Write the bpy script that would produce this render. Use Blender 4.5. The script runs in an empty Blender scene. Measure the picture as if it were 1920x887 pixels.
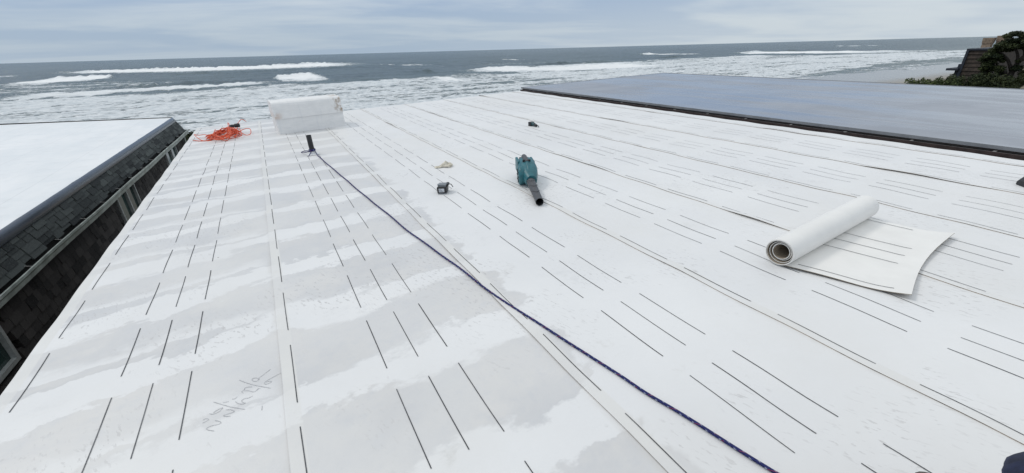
import bpy, bmesh, math, random
import numpy as np
from mathutils import Matrix, Vector
PI = math.pi
random.seed(7); rng = np.random.default_rng(7)
S = bpy.context.scene
C = S.collection

# ------------------------------------------------------------------ camera, sky, sun, exposure
H = 1.1                                     # eye height above the white roof
W = Matrix(((0.99980, -0.00007, -0.02045), (-0.00001, 0.99999, -0.00384), (0.02045, 0.00384, 0.99978)))   # roof plane -> level world (1.2 deg fall)
def basis(p, y, r):
    f = Vector((math.sin(y)*math.cos(p), math.cos(y)*math.cos(p), -math.sin(p)))
    rt = Vector((math.cos(y), -math.sin(y), 0)); up = rt.cross(f)
    return math.cos(r)*rt+math.sin(r)*up, math.cos(r)*up-math.sin(r)*rt, f
AX, AY, AZ = basis(math.radians(25.2143), math.radians(28.9736), math.radians(-2.5704))
cam_d = bpy.data.cameras.new('camera'); cam = bpy.data.objects.new('camera', cam_d); C.objects.link(cam)
wx, wy, wz = W@AX, W@AY, W@AZ
cam.matrix_world = Matrix.Translation(W@Vector((0, 0, H))) @ Matrix((wx, wy, -wz)).transposed().to_4x4()
cam_d.sensor_width = 36; cam_d.lens = 36*772.2/1920; cam_d.clip_start = 0.02; cam_d.clip_end = 60000
S.camera = cam
FPX = 772.2

SUN_EL, SUN_AZ = math.radians(50), math.radians(-38)
S.world = bpy.data.worlds.new('World'); S.world.use_nodes = True
SKY_GAIN = 1.0
sun_d = bpy.data.lights.new('sun', 'SUN'); sun_d.energy = 0.9; sun_d.angle = math.radians(13); sun_d.color = (1, .96, .9)
sun = bpy.data.objects.new('sun', sun_d); C.objects.link(sun)
sv = Vector((math.sin(SUN_AZ)*math.cos(SUN_EL), math.cos(SUN_AZ)*math.cos(SUN_EL), math.sin(SUN_EL)))
sun.rotation_euler = sv.to_track_quat('Z', 'Y').to_euler(); sun.location = (0, 0, 30)
S.view_settings.view_transform = 'Standard'; S.view_settings.look = 'None'
S.view_settings.exposure = 0.0; S.view_settings.gamma = 1

# ------------------------------------------------------------------ node helpers
class G:
    def __init__(s, tree): s.t = tree; s.n = tree.nodes; s.l = tree.links
    def link(s, a, sock):
        if isinstance(a, bpy.types.NodeSocket): s.l.new(a, sock)
        elif isinstance(a, (tuple, list)) and len(a) == 3 and sock.type == 'RGBA': sock.default_value = (*a, 1)
        else: sock.default_value = a
    def math(s, op, a, b=None, c=None, clamp=False):
        n = s.n.new('ShaderNodeMath'); n.operation = op; n.use_clamp = clamp
        for i, v in enumerate((a, b, c)):
            if v is not None: s.link(v, n.inputs[i])
        return n.outputs[0]
    def sep(s, v): n = s.n.new('ShaderNodeSeparateXYZ'); s.link(v, n.inputs[0]); return n.outputs
    def comb(s, x, y, z):
        n = s.n.new('ShaderNodeCombineXYZ')
        for i, v in enumerate((x, y, z)): s.link(v, n.inputs[i])
        return n.outputs[0]
    def coord(s, k='Object'): return s.n.new('ShaderNodeTexCoord').outputs[k]
    def mul(s, v, k):
        n = s.n.new('ShaderNodeVectorMath'); n.operation = 'MULTIPLY'; s.link(v, n.inputs[0]); n.inputs[1].default_value = k; return n.outputs[0]
    def add(s, v, k):
        n = s.n.new('ShaderNodeVectorMath'); n.operation = 'ADD'; s.link(v, n.inputs[0]); s.link(k, n.inputs[1]); return n.outputs[0]
    def noise(s, v, scale, detail=4, rough=.5, dist=0, out=0):
        n = s.n.new('ShaderNodeTexNoise'); s.link(v, n.inputs['Vector']); n.inputs['Scale'].default_value = scale
        n.inputs['Detail'].default_value = detail; n.inputs['Roughness'].default_value = rough; n.inputs['Distortion'].default_value = dist
        return n.outputs[out]
    def voro(s, v, scale, feat='F1', out=0):
        n = s.n.new('ShaderNodeTexVoronoi'); s.link(v, n.inputs['Vector']); n.feature = feat; n.inputs['Scale'].default_value = scale; return n.outputs[out]
    def step(s, v, a, b):
        n = s.n.new('ShaderNodeMapRange'); n.interpolation_type = 'SMOOTHSTEP'; n.clamp = True
        s.link(v, n.inputs[0]); s.link(a, n.inputs[1]); s.link(b, n.inputs[2]); return n.outputs[0]
    def mix(s, f, a, b):
        n = s.n.new('ShaderNodeMix'); n.data_type = 'RGBA'; s.link(f, n.inputs[0]); s.link(a, n.inputs[6]); s.link(b, n.inputs[7]); return n.outputs[2]
    def attr(s, name): n = s.n.new('ShaderNodeAttribute'); n.attribute_name = name; return n.outputs
    def bump(s, h, strength, dist=.01):
        n = s.n.new('ShaderNodeBump'); s.link(h, n.inputs['Height']); n.inputs['Strength'].default_value = strength; n.inputs['Distance'].default_value = dist; return n.outputs[0]
def mat(name):
    m = bpy.data.materials.new(name); m.use_nodes = True; m.node_tree.nodes.clear()
    g = G(m.node_tree); b = g.n.new('ShaderNodeBsdfPrincipled'); o = g.n.new('ShaderNodeOutputMaterial'); g.l.new(b.outputs[0], o.inputs[0])
    return m, g, b
def pset(g, b, base=None, rough=None, metal=None, normal=None, spec=None, **k):
    for nm, v in (('Base Color', base), ('Roughness', rough), ('Metallic', metal), ('Normal', normal), ('Specular IOR Level', spec)):
        if v is not None: g.link(v, b.inputs[nm])
def simple(name, col, rough=.6, var=.25, scale=30, bump=.15, metal=0, spec=.5, dist=.003):
    m, g, b = mat(name); co = g.coord()
    n = g.noise(co, scale, 5, .6)
    lo = tuple(c*(1-var) for c in col); hi = tuple(min(1, c*(1+var)) for c in col)
    pset(g, b, g.mix(g.step(n, .3, .7), lo, hi), rough, metal, g.bump(n, bump, dist), spec)
    return m

# sky: overcast veil with soft bands drifting over a weak clear sky
g = G(S.world.node_tree); g.n.clear()
d = g.coord('Generated'); x, y, z = g.sep(d)
zz = g.math('MAXIMUM', z, 0.0)
den = g.math('ADD', zz, .075)
cx = g.math('DIVIDE', x, den); cy = g.math('DIVIDE', y, den)
pv = g.comb(g.math('ADD', g.math('MULTIPLY', cx, .27), g.math('MULTIPLY', cy, .12)), g.math('ADD', g.math('MULTIPLY', cy, .36), g.math('MULTIPLY', cx, -.06)), 2.9)
n1 = g.noise(pv, .85, 5, .48, .6)
n2 = g.noise(g.add(pv, (7.3, 2.2, 0.)), 2.2, 5, .6, .3)
nn = g.math('ADD', g.math('MULTIPLY', n1, .78), g.math('MULTIPLY', n2, .22))
cl = g.step(nn, .40, .60)
colr = g.mix(cl, (.335, .455, .645), (.640, .715, .790))
hz = g.step(zz, .0, .16)
# brighter towards the right of the sea (east part of the veil)
rt = g.step(g.math('ADD', g.math('MULTIPLY', x, .9), g.math('MULTIPLY', y, -.45)), -.35, .85)
hcol = g.mix(rt, (.405, .505, .605), (.650, .715, .750))
colr = g.mix(g.math('MULTIPLY', g.math('SUBTRACT', 1.0, hz), .72), colr, hcol)
up = g.math('ADD', 1.0, g.math('MULTIPLY', g.step(zz, .22, .8), .55))
colr = g.mix(g.step(zz, .2, .6), colr, (.595, .630, .660))
dn = g.n.new('ShaderNodeVectorMath'); dn.operation = 'SCALE'; g.link(colr, dn.inputs[0]); g.link(up, dn.inputs['Scale'])
sky = g.n.new('ShaderNodeTexSky'); sky.sky_type = 'NISHITA'; sky.sun_disc = False
sky.sun_elevation = SUN_EL; sky.sun_rotation = SUN_AZ
b1 = g.n.new('ShaderNodeBackground'); g.link(sky.outputs[0], b1.inputs[0]); b1.inputs[1].default_value = .06
b2 = g.n.new('ShaderNodeBackground'); g.link(dn.outputs[0], b2.inputs[0]); b2.inputs[1].default_value = 1.0*SKY_GAIN
mx = g.n.new('ShaderNodeMixShader'); mx.inputs[0].default_value = .93
g.l.new(b1.outputs[0], mx.inputs[1]); g.l.new(b2.outputs[0], mx.inputs[2])
o = g.n.new('ShaderNodeOutputWorld'); g.l.new(mx.outputs[0], o.inputs[0])

# ------------------------------------------------------------------ geometry helpers
class MB:
    def __init__(s): s.v = []; s.f = []; s.m = []; s.sm = []
    def add(s, vs, fs, m=0, smooth=False):
        o = len(s.v); s.v += [tuple(p) for p in vs]; s.f += [tuple(i+o for i in f) for f in fs]; s.m += [m]*len(fs); s.sm += [smooth]*len(fs)
    def hexa(s, p, m=0):   # 8 points: bottom 0-3 ccw, top 4-7
        s.add(p, [(3,2,1,0), (4,5,6,7), (0,1,5,4), (1,2,6,5), (2,3,7,6), (3,0,4,7)], m)
    def box(s, lo, hi, m=0):
        a, b = lo, hi
        s.hexa([(a[0],a[1],a[2]), (b[0],a[1],a[2]), (b[0],b[1],a[2]), (a[0],b[1],a[2]), (a[0],a[1],b[2]), (b[0],a[1],b[2]), (b[0],b[1],b[2]), (a[0],b[1],b[2])], m)
    def loft(s, rings, m=0, closed=True, caps=True, smooth=False):
        o = len(s.v); n = len(rings[0]); vs = [p for r in rings for p in r]; fs = []
        for i in range(len(rings)-1):
            for j in range(n if closed else n-1):
                k = (j+1) % n; fs.append((i*n+j, i*n+k, (i+1)*n+k, (i+1)*n+j))
        s.add(vs, fs, m, smooth)
        if caps and closed:
            s.add(rings[0], [tuple(range(n))[::-1]], m); s.add(rings[-1], [tuple(range(n))], m)
    def tube(s, pts, r, n=8, m=0, caps=True, ry=None):
        pts = [Vector(p) for p in pts]; rings = []; up = Vector((0, 0, 1))
        for i, p in enumerate(pts):
            t = (pts[min(i+1, len(pts)-1)]-pts[max(i-1, 0)]).normalized()
            a = t.cross(up)
            if a.length < 1e-3: a = t.cross(Vector((1, 0, 0)))
            a.normalize(); b = a.cross(t)
            rr = r[i] if isinstance(r, (list, tuple)) else r
            rings.append([p+rr*(math.cos(q)*a+math.sin(q)*b*(ry or 1)) for q in [2*PI*k/n for k in range(n)]])
        s.loft(rings, m, True, caps, True)
    def build(s, name, mats, parent=None, bevel=0):
        me = bpy.data.meshes.new(name); me.from_pydata(s.v, [], s.f)
        if not isinstance(mats, (list, tuple)): mats = [mats]
        for q in mats: me.materials.append(q)
        me.polygons.foreach_set('material_index', s.m); me.polygons.foreach_set('use_smooth', s.sm)
        bm = bmesh.new(); bm.from_mesh(me); bmesh.ops.recalc_face_normals(bm, faces=bm.faces[:]); bm.to_mesh(me); bm.free()
        me.update(); ob = bpy.data.objects.new(name, me); C.objects.link(ob)
        if parent: ob.parent = parent
        if bevel:
            md = ob.modifiers.new('bevel', 'BEVEL'); md.width = bevel; md.segments = 2; md.limit_method = 'ANGLE'; md.angle_limit = .6
        return ob
def tag(o, label=None, cat=None, group=None, kind=None):
    for k, v in (('label', label), ('category', cat), ('group', group), ('kind', kind)):
        if v: o[k] = v
    return o
def empty(name, label, cat, loc=(0, 0, 0), group=None):
    o = bpy.data.objects.new(name, None); C.objects.link(o); o.location = loc; o.empty_display_size = .1
    return tag(o, label, cat, group)
def onroof(o, loc=(0, 0, 0), rz=0):      # stand a thing on the sloping roof plane
    o.matrix_world = W.to_4x4() @ Matrix.Translation(loc) @ Matrix.Rotation(rz, 4, 'Z')
    return o
def at(px, py, z=0):                      # point of the roof plane (or z above it) seen at a photo pixel, in metres
    d = (px-960)/FPX*AX-(py-443.5)/FPX*AY+AZ; t = (z-H)/d.z; return Vector((0, 0, H))+t*d
EYE = W@Vector((0, 0, H))
def level(px, py, z):                     # point of a level plane (sea, ground)
    d = W@((px-960)/FPX*AX-(py-443.5)/FPX*AY+AZ); return EYE+d*((z-EYE.z)/d.z)
def smooth_path(pts, n):                  # Catmull-Rom through points
    P = [Vector(p) for p in pts]; P = [2*P[0]-P[1]]+P+[2*P[-1]-P[-2]]; out = []
    for i in range(1, len(P)-2):
        for k in range(n):
            t = k/n; a, b, c, d = P[i-1], P[i], P[i+1], P[i+2]
            out.append(.5*((2*b)+(c-a)*t+(2*a-5*b+4*c-d)*t*t+(3*b-a-3*c+d)*t**3))
    out.append(P[-2]); return out
def sstep(a, b, x): t = np.clip((x-a)/(b-a), 0, 1); return t*t*(3-2*t)
def vnoise(x, y, seed=0):                 # smooth value noise, numpy
    xi = np.floor(x).astype(np.int64); yi = np.floor(y).astype(np.int64); fx = x-xi; fy = y-yi
    fx = fx*fx*(3-2*fx); fy = fy*fy*(3-2*fy)
    def h(a, b):
        n = (a*374761393+b*668265263+seed*974711) & 0x7fffffff; n = (n ^ (n >> 13))*1274126177 & 0x7fffffff; return ((n ^ (n >> 16)) & 0xffff)/65535.
    return (h(xi, yi)*(1-fx)+h(xi+1, yi)*fx)*(1-fy)+(h(xi, yi+1)*(1-fx)+h(xi+1, yi+1)*fx)*fy
def fbm(x, y, o=4, seed=0):
    s = 0; a = .5
    for i in range(o): s = s+a*(vnoise(x*2**i, y*2**i, seed+i)-.5); a *= .55
    return s

# ------------------------------------------------------------------ materials
def membrane_material():
    m, g, b = mat('white_membrane'); co = g.coord(); u, v, z = g.sep(co)
    warp = g.noise(g.mul(co, (1.6, 2.6, 1)), 1.7, 5, .62)
    fine = g.noise(co, 22, 5, .65)
    # ponding bands across the first two strips, about 55 cm apart
    ww = g.math('ADD', g.math('MULTIPLY', g.math('SUBTRACT', warp, .5), .42), g.math('MULTIPLY', g.math('SUBTRACT', fine, .5), .075))
    slant = g.math('MULTIPLY', g.math('MULTIPLY', g.step(u, -.2, -1.1), .10), 1)
    ph = g.math('FRACT', g.math('DIVIDE', g.math('ADD', g.math('ADD', g.math('SUBTRACT', v, 1.0), ww), slant), .5545))
    soft = g.math('MULTIPLY', g.step(g.noise(co, .9, 3), .42, .62), .085)
    wb = g.math('MULTIPLY', g.step(ph, g.math('SUBTRACT', .34, soft), .38), g.step(ph, g.math('ADD', .69, g.math('MULTIPLY', soft, 1.2)), .655))          # white band, crisp edge
    ph2 = g.math('FRACT', g.math('DIVIDE', g.math('ADD', g.math('SUBTRACT', v, .62), g.math('MULTIPLY', ww, .8)), .5545))
    thin = g.math('MULTIPLY', g.math('MULTIPLY', g.step(ph2, .40, .43), g.step(ph2, .60, .45)), g.step(u, -.17, -.30))
    thin = g.math('MULTIPLY', thin, .85)
    edge_n = g.noise(g.mul(co, (1, 1.4, 1)), 3.1, 4, .6)
    reach = g.math('ADD', .60, g.math('MULTIPLY', edge_n, .40))
    inside = g.math('MULTIPLY', g.step(u, g.math('ADD', reach, .02), g.math('SUBTRACT', reach, .02)), 1)
    gleft = g.step(g.math('ADD', u, g.math('MULTIPLY', edge_n, .5)), -1.05, -.80)
    wet = g.math('MULTIPLY', inside, g.math('SUBTRACT', 1.0, g.math('MAXIMUM', wb, thin)))
    wet = g.math('MULTIPLY', wet, g.math('ADD', .55, g.math('MULTIPLY', gleft, .45)))
    wet = g.math('MULTIPLY', wet, g.math('ADD', .72, g.math('MULTIPLY', g.step(g.noise(co, 1.3, 3), .35, .65), .28)))
    # thin puddle tails right of the second seam
    tail = g.math('MULTIPLY', g.step(ph, .72, .75), g.step(ph, .84, .78))
    tail = g.math('MULTIPLY', g.math('MULTIPLY', tail, g.step(u, .70, .74)), g.step(g.math('SUBTRACT', u, g.math('MULTIPLY', edge_n, .3)), .74, .66))
    wet = g.math('MAXIMUM', wet, g.math('MULTIPLY', tail, .7))
    white = g.mix(g.step(g.noise(co, .8, 5, .6), .3, .7), (.715, .715, .715), (.775, .772, .765))
    grey = g.mix(g.step(g.noise(co, 2.2, 5, .6), .34, .66), (.575, .575, .58), (.635, .622, .605))
    grey = g.mix(g.math('MULTIPLY', g.step(g.noise(co, 14, 5, .75), .48, .70), .55), grey, (.545, .555, .575))
    grey = g.mix(g.math('MULTIPLY', g.step(g.noise(g.add(co, (5., 3., 0.)), 3.2, 5, .7), .52, .68), .45), grey, (.69, .67, .64))
    rim = g.math('MULTIPLY', g.math('MULTIPLY', g.step(ph, .63, .70), g.step(ph, .76, .70)), .30)
    grey = g.mix(rim, grey, (.52, .525, .535))
    base = g.mix(wet, white, grey)
    # scuffs and footprints: short flecks gathered in patches
    patch = g.step(g.noise(g.add(co, (3.1, 1.7, 0.)), 1.5, 5, .68), .47, .64)
    rot = g.comb(g.math('ADD', g.math('MULTIPLY', u, -.36), g.math('MULTIPLY', v, .93)), g.math('ADD', g.math('MULTIPLY', u, .93*2.6), g.math('MULTIPLY', v, .36*2.6)), 0.)
    rot = g.add(rot, g.mul(g.noise(co, 5, 2, .5, 0, 1), (.10, .16, 0.)))
    fl = g.step(g.noise(rot, 27, 3, .6), .56, .65)
    base = g.mix(g.math('MULTIPLY', g.math('MULTIPLY', fl, patch), .90), base, (.51, .50, .495))
    smear = g.math('MULTIPLY', g.step(g.noise(g.add(co, (9., 4., 0.)), .55, 6, .68), .42, .68), .55)
    base = g.mix(smear, base, (.70, .69, .67))
    grime = g.step(g.noise(g.add(co, (1., 8., 0.)), 5.5, 5, .7), .62, .75)
    base = g.mix(g.math('MULTIPLY', grime, .30), base, (.52, .505, .47))
    tinyd = g.step(g.voro(co, 3.3), .022, .012)
    blot = g.math('MULTIPLY', g.step(g.noise(g.add(co, (2., 11., 0.)), 2.1, 6, .72), .60, .70), .34)
    base = g.mix(blot, base, (.60, .60, .605))
    base = g.mix(g.math('MULTIPLY', tinyd, .6), base, (.2, .17, .14))
    # bare selvedge along the lap of each strip: a pale beige ribbon, 4 cm wide, dirt caught beside it
    su = g.math('FRACT', g.math('DIVIDE', g.math('ADD', u, .199), .915))
    sel = g.math('MULTIPLY', g.step(su, .001, .004), g.step(su, .058, .050))
    sel = g.math('MULTIPLY', sel, g.math('ADD', .35, g.math('MULTIPLY', g.step(g.noise(co, 2.6, 4), .36, .62), .65)))
    sel = g.math('MULTIPLY', sel, g.math('SUBTRACT', 1.0, g.math('MULTIPLY', g.step(u, 1.4, 2.6), .62)))
    base = g.mix(sel, base, (.70, .69, .665))
    tr = g.math('MULTIPLY', g.step(su, .968, .992), g.step(g.noise(g.mul(co, (1, .8, 1)), 3.4, 5, .65), .44, .66))
    base = g.mix(g.math('MULTIPLY', tr, .30), base, (.55, .53, .50))
    rough = g.math('ADD', .50, g.math('MULTIPLY', wet, -.10))
    pset(g, b, base, rough, 0, g.bump(g.math('ADD', g.math('MULTIPLY', fine, .4), g.math('MULTIPLY', warp, 1.0)), .34, .007), .35)
    return m
MEMB = membrane_material()
m, g, b = mat('printed_line'); co = g.coord(); u_, v_, z_ = g.sep(co)
n = g.noise(co, 2.4, 4, .65); n2 = g.noise(co, 45, 3, .6)
wear = g.math('MULTIPLY', g.step(n, .42, .68), g.math('ADD', .35, g.math('MULTIPLY', g.step(u_, .6, 2.4), .5)))
wear = g.math('ADD', wear, g.math('MULTIPLY', g.step(n2, .55, .75), .22), None, True)
pset(g, b, g.mix(wear, (.045, .047, .053), (.30, .305, .315)), .7); INK = m
PENCIL = simple('pencil', (.42, .42, .435), .8, .3, 60, 0)
LAPEDGE = simple('membrane_cut_edge', (.30, .25, .20), .8, .5, 7, 0)
PLAIN_WHITE = simple('plain_white_membrane', (.79, .79, .79), .5, .03, 5, .12)
CREAM = simple('fresh_cream_membrane', (.79, .775, .745), .5, .03, 5, .12)
ROLL_BACK = simple('membrane_backing', (.33, .28, .22), .7, .15, 14, .1)
BLACK_PLASTIC = simple('black_plastic', (.018, .019, .021), .5, .3, 80, .1)
DARK_GREY_PLASTIC = simple('dark_grey_plastic', (.062, .064, .070), .48, .2, 90, .2)
TEAL = simple('teal_plastic', (.014, .118, .142), .42, .18, 18, .12)
DARK_TEAL = simple('dark_teal_plastic', (.010, .055, .066), .45, .2, 18, .1)
STICKER = simple('pale_sticker', (.55, .57, .6), .5, .1, 60, .05)
GREY_PLASTIC = simple('mid_grey_plastic', (.20, .215, .23), .4, .15, 40, .1)
PIPE_M = simple('black_abs_pipe', (.017, .018, .021), .38, .35, 12, .1)
BROWN_METAL = simple('brown_metal', (.052, .034, .030), .45, .35, 9, .15)
GREY_FLASH = simple('grey_edge_metal', (.26, .27, .285), .38, .15, 8, .1)
STRAP_M = simple('aluminium_strap', (.42, .41, .39), .35, .2, 20, .05, .6)
GUTTER_M = simple('weathered_gutter', (.36, .40, .37), .45, .3, 5, .2)
GUTTER_IN = simple('dark_gutter_inside', (.018, .018, .017), .35, .5, 14, .5)  # near-black inner faces of both gutters
WIN_FRAME = simple('pale_window_frame', (.40, .42, .41), .5, .15, 14, .1)
WOOD_D = simple('weathered_dark_siding', (.046, .033, .025), .8, .45, 5, .3)
TRIM_NAVY = simple('dark_blue_trim', (.020, .026, .040), .6, .25, 6, .1)
TAN = simple('tan_chimney', (.30, .225, .165), .8, .25, 7, .3)
BARK = simple('dark_bark', (.035, .028, .023), .9, .4, 12, .6)
RAG_M = simple('soiled_cotton', (.60, .555, .46), .95, .25, 26, .5)
NAVY_CLOTH = simple('navy_cloth', (.012, .017, .045), .9, .35, 50, .5)
SKIN = simple('skin', (.42, .25, .18), .55, .1, 30, .1)
BOOT_M = simple('brown_leather', (.085, .042, .030), .55, .3, 30, .3)
HAIR_M = simple('dark_hair', (.03, .022, .018), .7, .3, 60, .4)
SHINGLE_WALL_SHEATH = simple('dark_sheathing', (.012, .011, .010), .9, .2, 10, .1)

# ------------------------------------------------------------------ our roof: house with eight membrane strips
U0, U1 = -1.112, 5.535
EDGES = [-1.112]+[-.199+.915*k for k in range(7)]         # left edges of the strips
LAP = .075
def far_v(u): return 8.90+.055*max(0, u+1.1)
def relief(u, v):                                          # shallow ribs and wrinkles of the membrane
    a = .0022*np.sin(2*PI*v/.5545+.8)
    b = .0085*fbm(u*1.6+3, v*2.4, 3, 11)
    return a+b
house = empty('house', 'house under the wide white roof of lined membrane strips in front', 'house')
onroof(house)
zb = -3.6
mb = MB(); e = .12
mb.box((U0+.25, -2.6, zb), (U1-.25, 8.6, -.26)); mb.build('wall', WOOD_D, house)
mb = MB()
mb.hexa([(U0+.012, -2.9, -.255), (U1-.012, -2.9, -.255), (U1-.012, far_v(U1)-.02, -.255), (U0+.012, far_v(U0)-.02, -.255),
         (U0+.012, -2.9, -.016), (U1-.012, -2.9, -.016), (U1-.012, far_v(U1)-.02, -.016), (U0+.012, far_v(U0)-.02, -.016)])
mb.build('roof_deck', BROWN_METAL, house)
# dash phases (near end of one dash) per strip, centre triple and lap line
TRI = [1.339, .820, .789, .374, .804, .904, .064, .5]
LAPP = [.386, .825, .787, .355, .315, .886, 1.34-.948, .2]
for k, e0 in enumerate(EDGES):
    right = (EDGES[k+1]+LAP) if k < 7 else U1
    right = min(right, U1)
    nu = max(4, int(round((right-e0)/.0833))); vs = np.arange(-2.9, 9.4, .055)
    us = np.linspace(e0, right, nu+1)
    seed = 40+k
    def hgt(u, v, k=k, e0=e0, seed=seed):
        base = relief(u, v)
        lift = .0032*np.exp(-np.maximum(u-e0, 0)/.16) if k else 0.0
        lap = .0105*np.clip(fbm(v*1.15+seed*7.1, v*0+seed, 3, seed)-.06, 0, 1)*np.exp(-np.maximum(u-e0, 0)/.05)*(4 if k > 2 else 1.6) if k else 0.0
        return base+lift+lap+.0004*k
    mb = MB(); rows = []
    for v in vs:
        rows.append([(u, min(v, far_v(u)+.012*math.sin(u*3.1+1)+.006*math.sin(u*11)), float(hgt(np.array(u), np.array(v)))) for u in us])
    rows = [r for i, r in enumerate(rows) if i == 0 or r[0][1] > rows[i-1][0][1]+.004]
    mb.loft(rows, 0, False, False, True)
    # thickness: cut edge on the left, hem at the eave
    mb.add([p for r in rows for p in (r[0], (r[0][0]+.0008, r[0][1], r[0][2]-(.0034+0*k) if k else -.02))],
           [(2*i, 2*i+2, 2*i+3, 2*i+1) for i in range(len(rows)-1)], 2 if k else 0)
    last = rows[-1]
    mb.add([q for p in last for q in (p, (p[0], p[1]+.006, p[2]-.05))], [(2*i, 2*i+1, 2*i+3, 2*i+2) for i in range(len(last)-1)], 0)
    if k == 7 or right >= U1-1e-6:
        mb.add([p for r in rows for p in (r[-1], (r[-1][0], r[-1][1], -.05))], [(2*i, 2*i+1, 2*i+3, 2*i+2) for i in range(len(rows)-1)], 0)
    # printed lines
    def dash(u, va, vb, w=.0037, k=k, e0=e0):
        n = 9; jit = random.uniform(-.0012, .0012)
        w *= random.uniform(.8, 1.08); p = []
        for i in range(n):
            v = va+(vb-va)*i/(n-1); uu = u+jit+.0025*math.sin(v*9+u*4)*(1 if k > 2 else .25)
            h = float(hgt(np.array(uu), np.array(v)))+.0016; p += [(uu-w/2, v, h), (uu+w/2, v, h)]
        if all(q[0] < U1-.01 and q[1] < far_v(q[0])-.03 for q in p):
            mb.add(p, [(2*i, 2*i+1, 2*i+3, 2*i+2) for i in range(n-1)], 1)
    cols = [(e0+(.352 if k else .375), TRI[k]), (e0+(.472 if k else .492), TRI[k]), (e0+(.592 if k else .611), TRI[k]), (e0+(.041 if k else .071), LAPP[k])]
    if k > 2: cols[2] = (cols[2][0]+.006, cols[2][1])
    for u, ph in cols:
        for n in range(-8, 22):
            va = ph+.474*n; dash(u, va+random.uniform(-.004, .004), va+.355+random.uniform(-.004, .004))
    if k == 0:
        # pencilled figures written beside the first seam
        K = 180/998.
        strokes = [[(380,292),(450,318),(520,338),(600,355),(705,374)], [(112,518),(200,545),(290,570),(440,597)],
                   [(705,178),(640,228),(585,270),(570,298),(535,303),(512,290),(520,275),(560,268),(590,282)],
                   [(820,213),(740,255),(660,300),(640,322),(660,333),(700,318),(715,305),(690,300),(655,312)],
                   [(512,360),(470,362),(440,372),(430,390),(405,410),(420,425)], [(430,402),(480,400),(520,412),(545,405),(575,385),(600,372)],
                   [(555,400),(580,372)], [(305,487),(330,485),(360,462)], [(520,455),(480,475),(430,485),(405,505),(420,525),(445,530)],
                   [(340,515),(370,535),(420,540),(445,528)], [(205,575),(190,585),(155,600),(110,632)], [(65,640),(110,645),(165,622),(203,590),(205,575)],
                   [(240,600),(290,600),(325,612),(315,628),(260,645),(215,662),(255,672),(290,668)],
                   [(0,740),(30,725),(60,705),(50,693),(20,697),(5,710)], [(125,712),(170,722),(190,735),(170,752),(100,768),(55,785),(40,800),(60,815),(120,825)],
                   [(210,525),(270,512)], [(620,560),(615,610)]]
        for st in strokes:
            pts = smooth_path([at(380+x*K, 660+y*K) for x, y in st], 5); w = .0008; p = []
            for i, q in enumerate(pts):
                t = pts[min(i+1, len(pts)-1)]-pts[max(i-1, 0)]; nrm = Vector((-t.y, t.x, 0)).normalized()*w
                h = float(hgt(np.array(q.x), np.array(q.y)))+.0016
                p += [(q.x-nrm.x, q.y-nrm.y, h), (q.x+nrm.x, q.y+nrm.y, h)]
            mb.add(p, [(2*i, 2*i+1, 2*i+3, 2*i+2) for i in range(len(pts)-1)], 3)
    mb.build('membrane_strip', [MEMB, INK, LAPEDGE, PENCIL], house)
def roof_z(u, v): return float(relief(np.array(u), np.array(v)))+.004

# ------------------------------------------------------------------ house on the right: grey wet roof, brown gutter
def grey_roof_material():
    m, g, b = mat('wet_grey_membrane'); co = g.coord()
    n = g.noise(g.mul(co, (.35, 1.0, 1)), 1.2, 5, .6); st = g.noise(g.mul(co, (2.6, .22, 1)), 1.6, 5, .6)
    u, v, z = g.sep(co)
    seam = g.math('FRACT', g.math('DIVIDE', u, .915)); sl = g.math('MULTIPLY', g.step(seam, .03, .012), .75)
    lap = g.math('MULTIPLY', g.step(seam, .14, .10), .30)
    pud = g.step(g.noise(g.mul(co, (1.5, .28, 1)), 1.1, 6, .6, .4), .36, .66)
    base = g.mix(g.step(n, .35, .65), (.235, .25, .285), (.29, .305, .34))
    base = g.mix(g.math('MULTIPLY', g.step(st, .55, .72), .35), base, (.37, .385, .415))  # paler streaks painted into the colour as wet sheen
    base = g.mix(lap, base, (.31, .325, .365)); base = g.mix(sl, base, (.12, .13, .155))
    base = g.mix(g.math('MULTIPLY', pud, .40), base, (.21, .225, .265))
    base = g.mix(g.math('MULTIPLY', g.step(g.noise(g.mul(co, (2.2, .6, 1)), 2.0, 6, .75), .56, .72), .4), base, (.36, .37, .40))
    pset(g, b, base, g.math('ADD', .08, g.math('MULTIPLY', g.math('SUBTRACT', 1.0, pud), .30)), 0, g.bump(g.math('ADD', n, g.math('MULTIPLY', st, .2)), .08, .015), .6)
    return m
rh = empty('house', 'neighbouring house with flat wet blue grey roof and brown gutter beyond the white strips', 'house'); onroof(rh)
RZ = .045; RL, RR, RF = 5.80, 10.98, 9.58
mb = MB(); mb.add([(RL, -3, RZ), (RR, -3, RZ), (RR, RF+.06, RZ), (RL, RF, RZ)], [(0, 1, 2, 3)])
# gently uneven membrane
gx, gy = 26, 60; rows = []
for j in range(gy+1):
    row = []
    for i in range(gx+1):
        a, c = i/gx, j/gy; uu = RL+(RR-RL)*a; vv = -3+(RF+.06*a+3)*c
        ed = min(a, 1-a, c, 1-c)*12
        row.append((uu, vv, RZ+.010*float(fbm(np.array(uu*.9), np.array(vv*.5), 3, 5))*min(1, ed)))
    rows.append(row)
mb = MB(); mb.loft(rows, 0, False, False, True); mb.build('roof_membrane', grey_roof_material(), rh)
mb = MB(); mb.box((RL+.004, -2.99, -.30), (RR-.004, RF-.01, RZ-.013)); mb.build('roof_deck', BROWN_METAL, rh)
mb = MB()
mb.box((RL-.007, -3, RZ-.03), (RL+.003, RF+.005, RZ+.004)); mb.box((RL+.003, RF-.004, RZ-.03), (RR, RF+.068, RZ+.003)); mb.box((RR-.004, -3, RZ-.03), (RR+.006, RF+.06, RZ+.008))
mb.build('edge_flashing', GREY_FLASH, rh)
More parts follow.
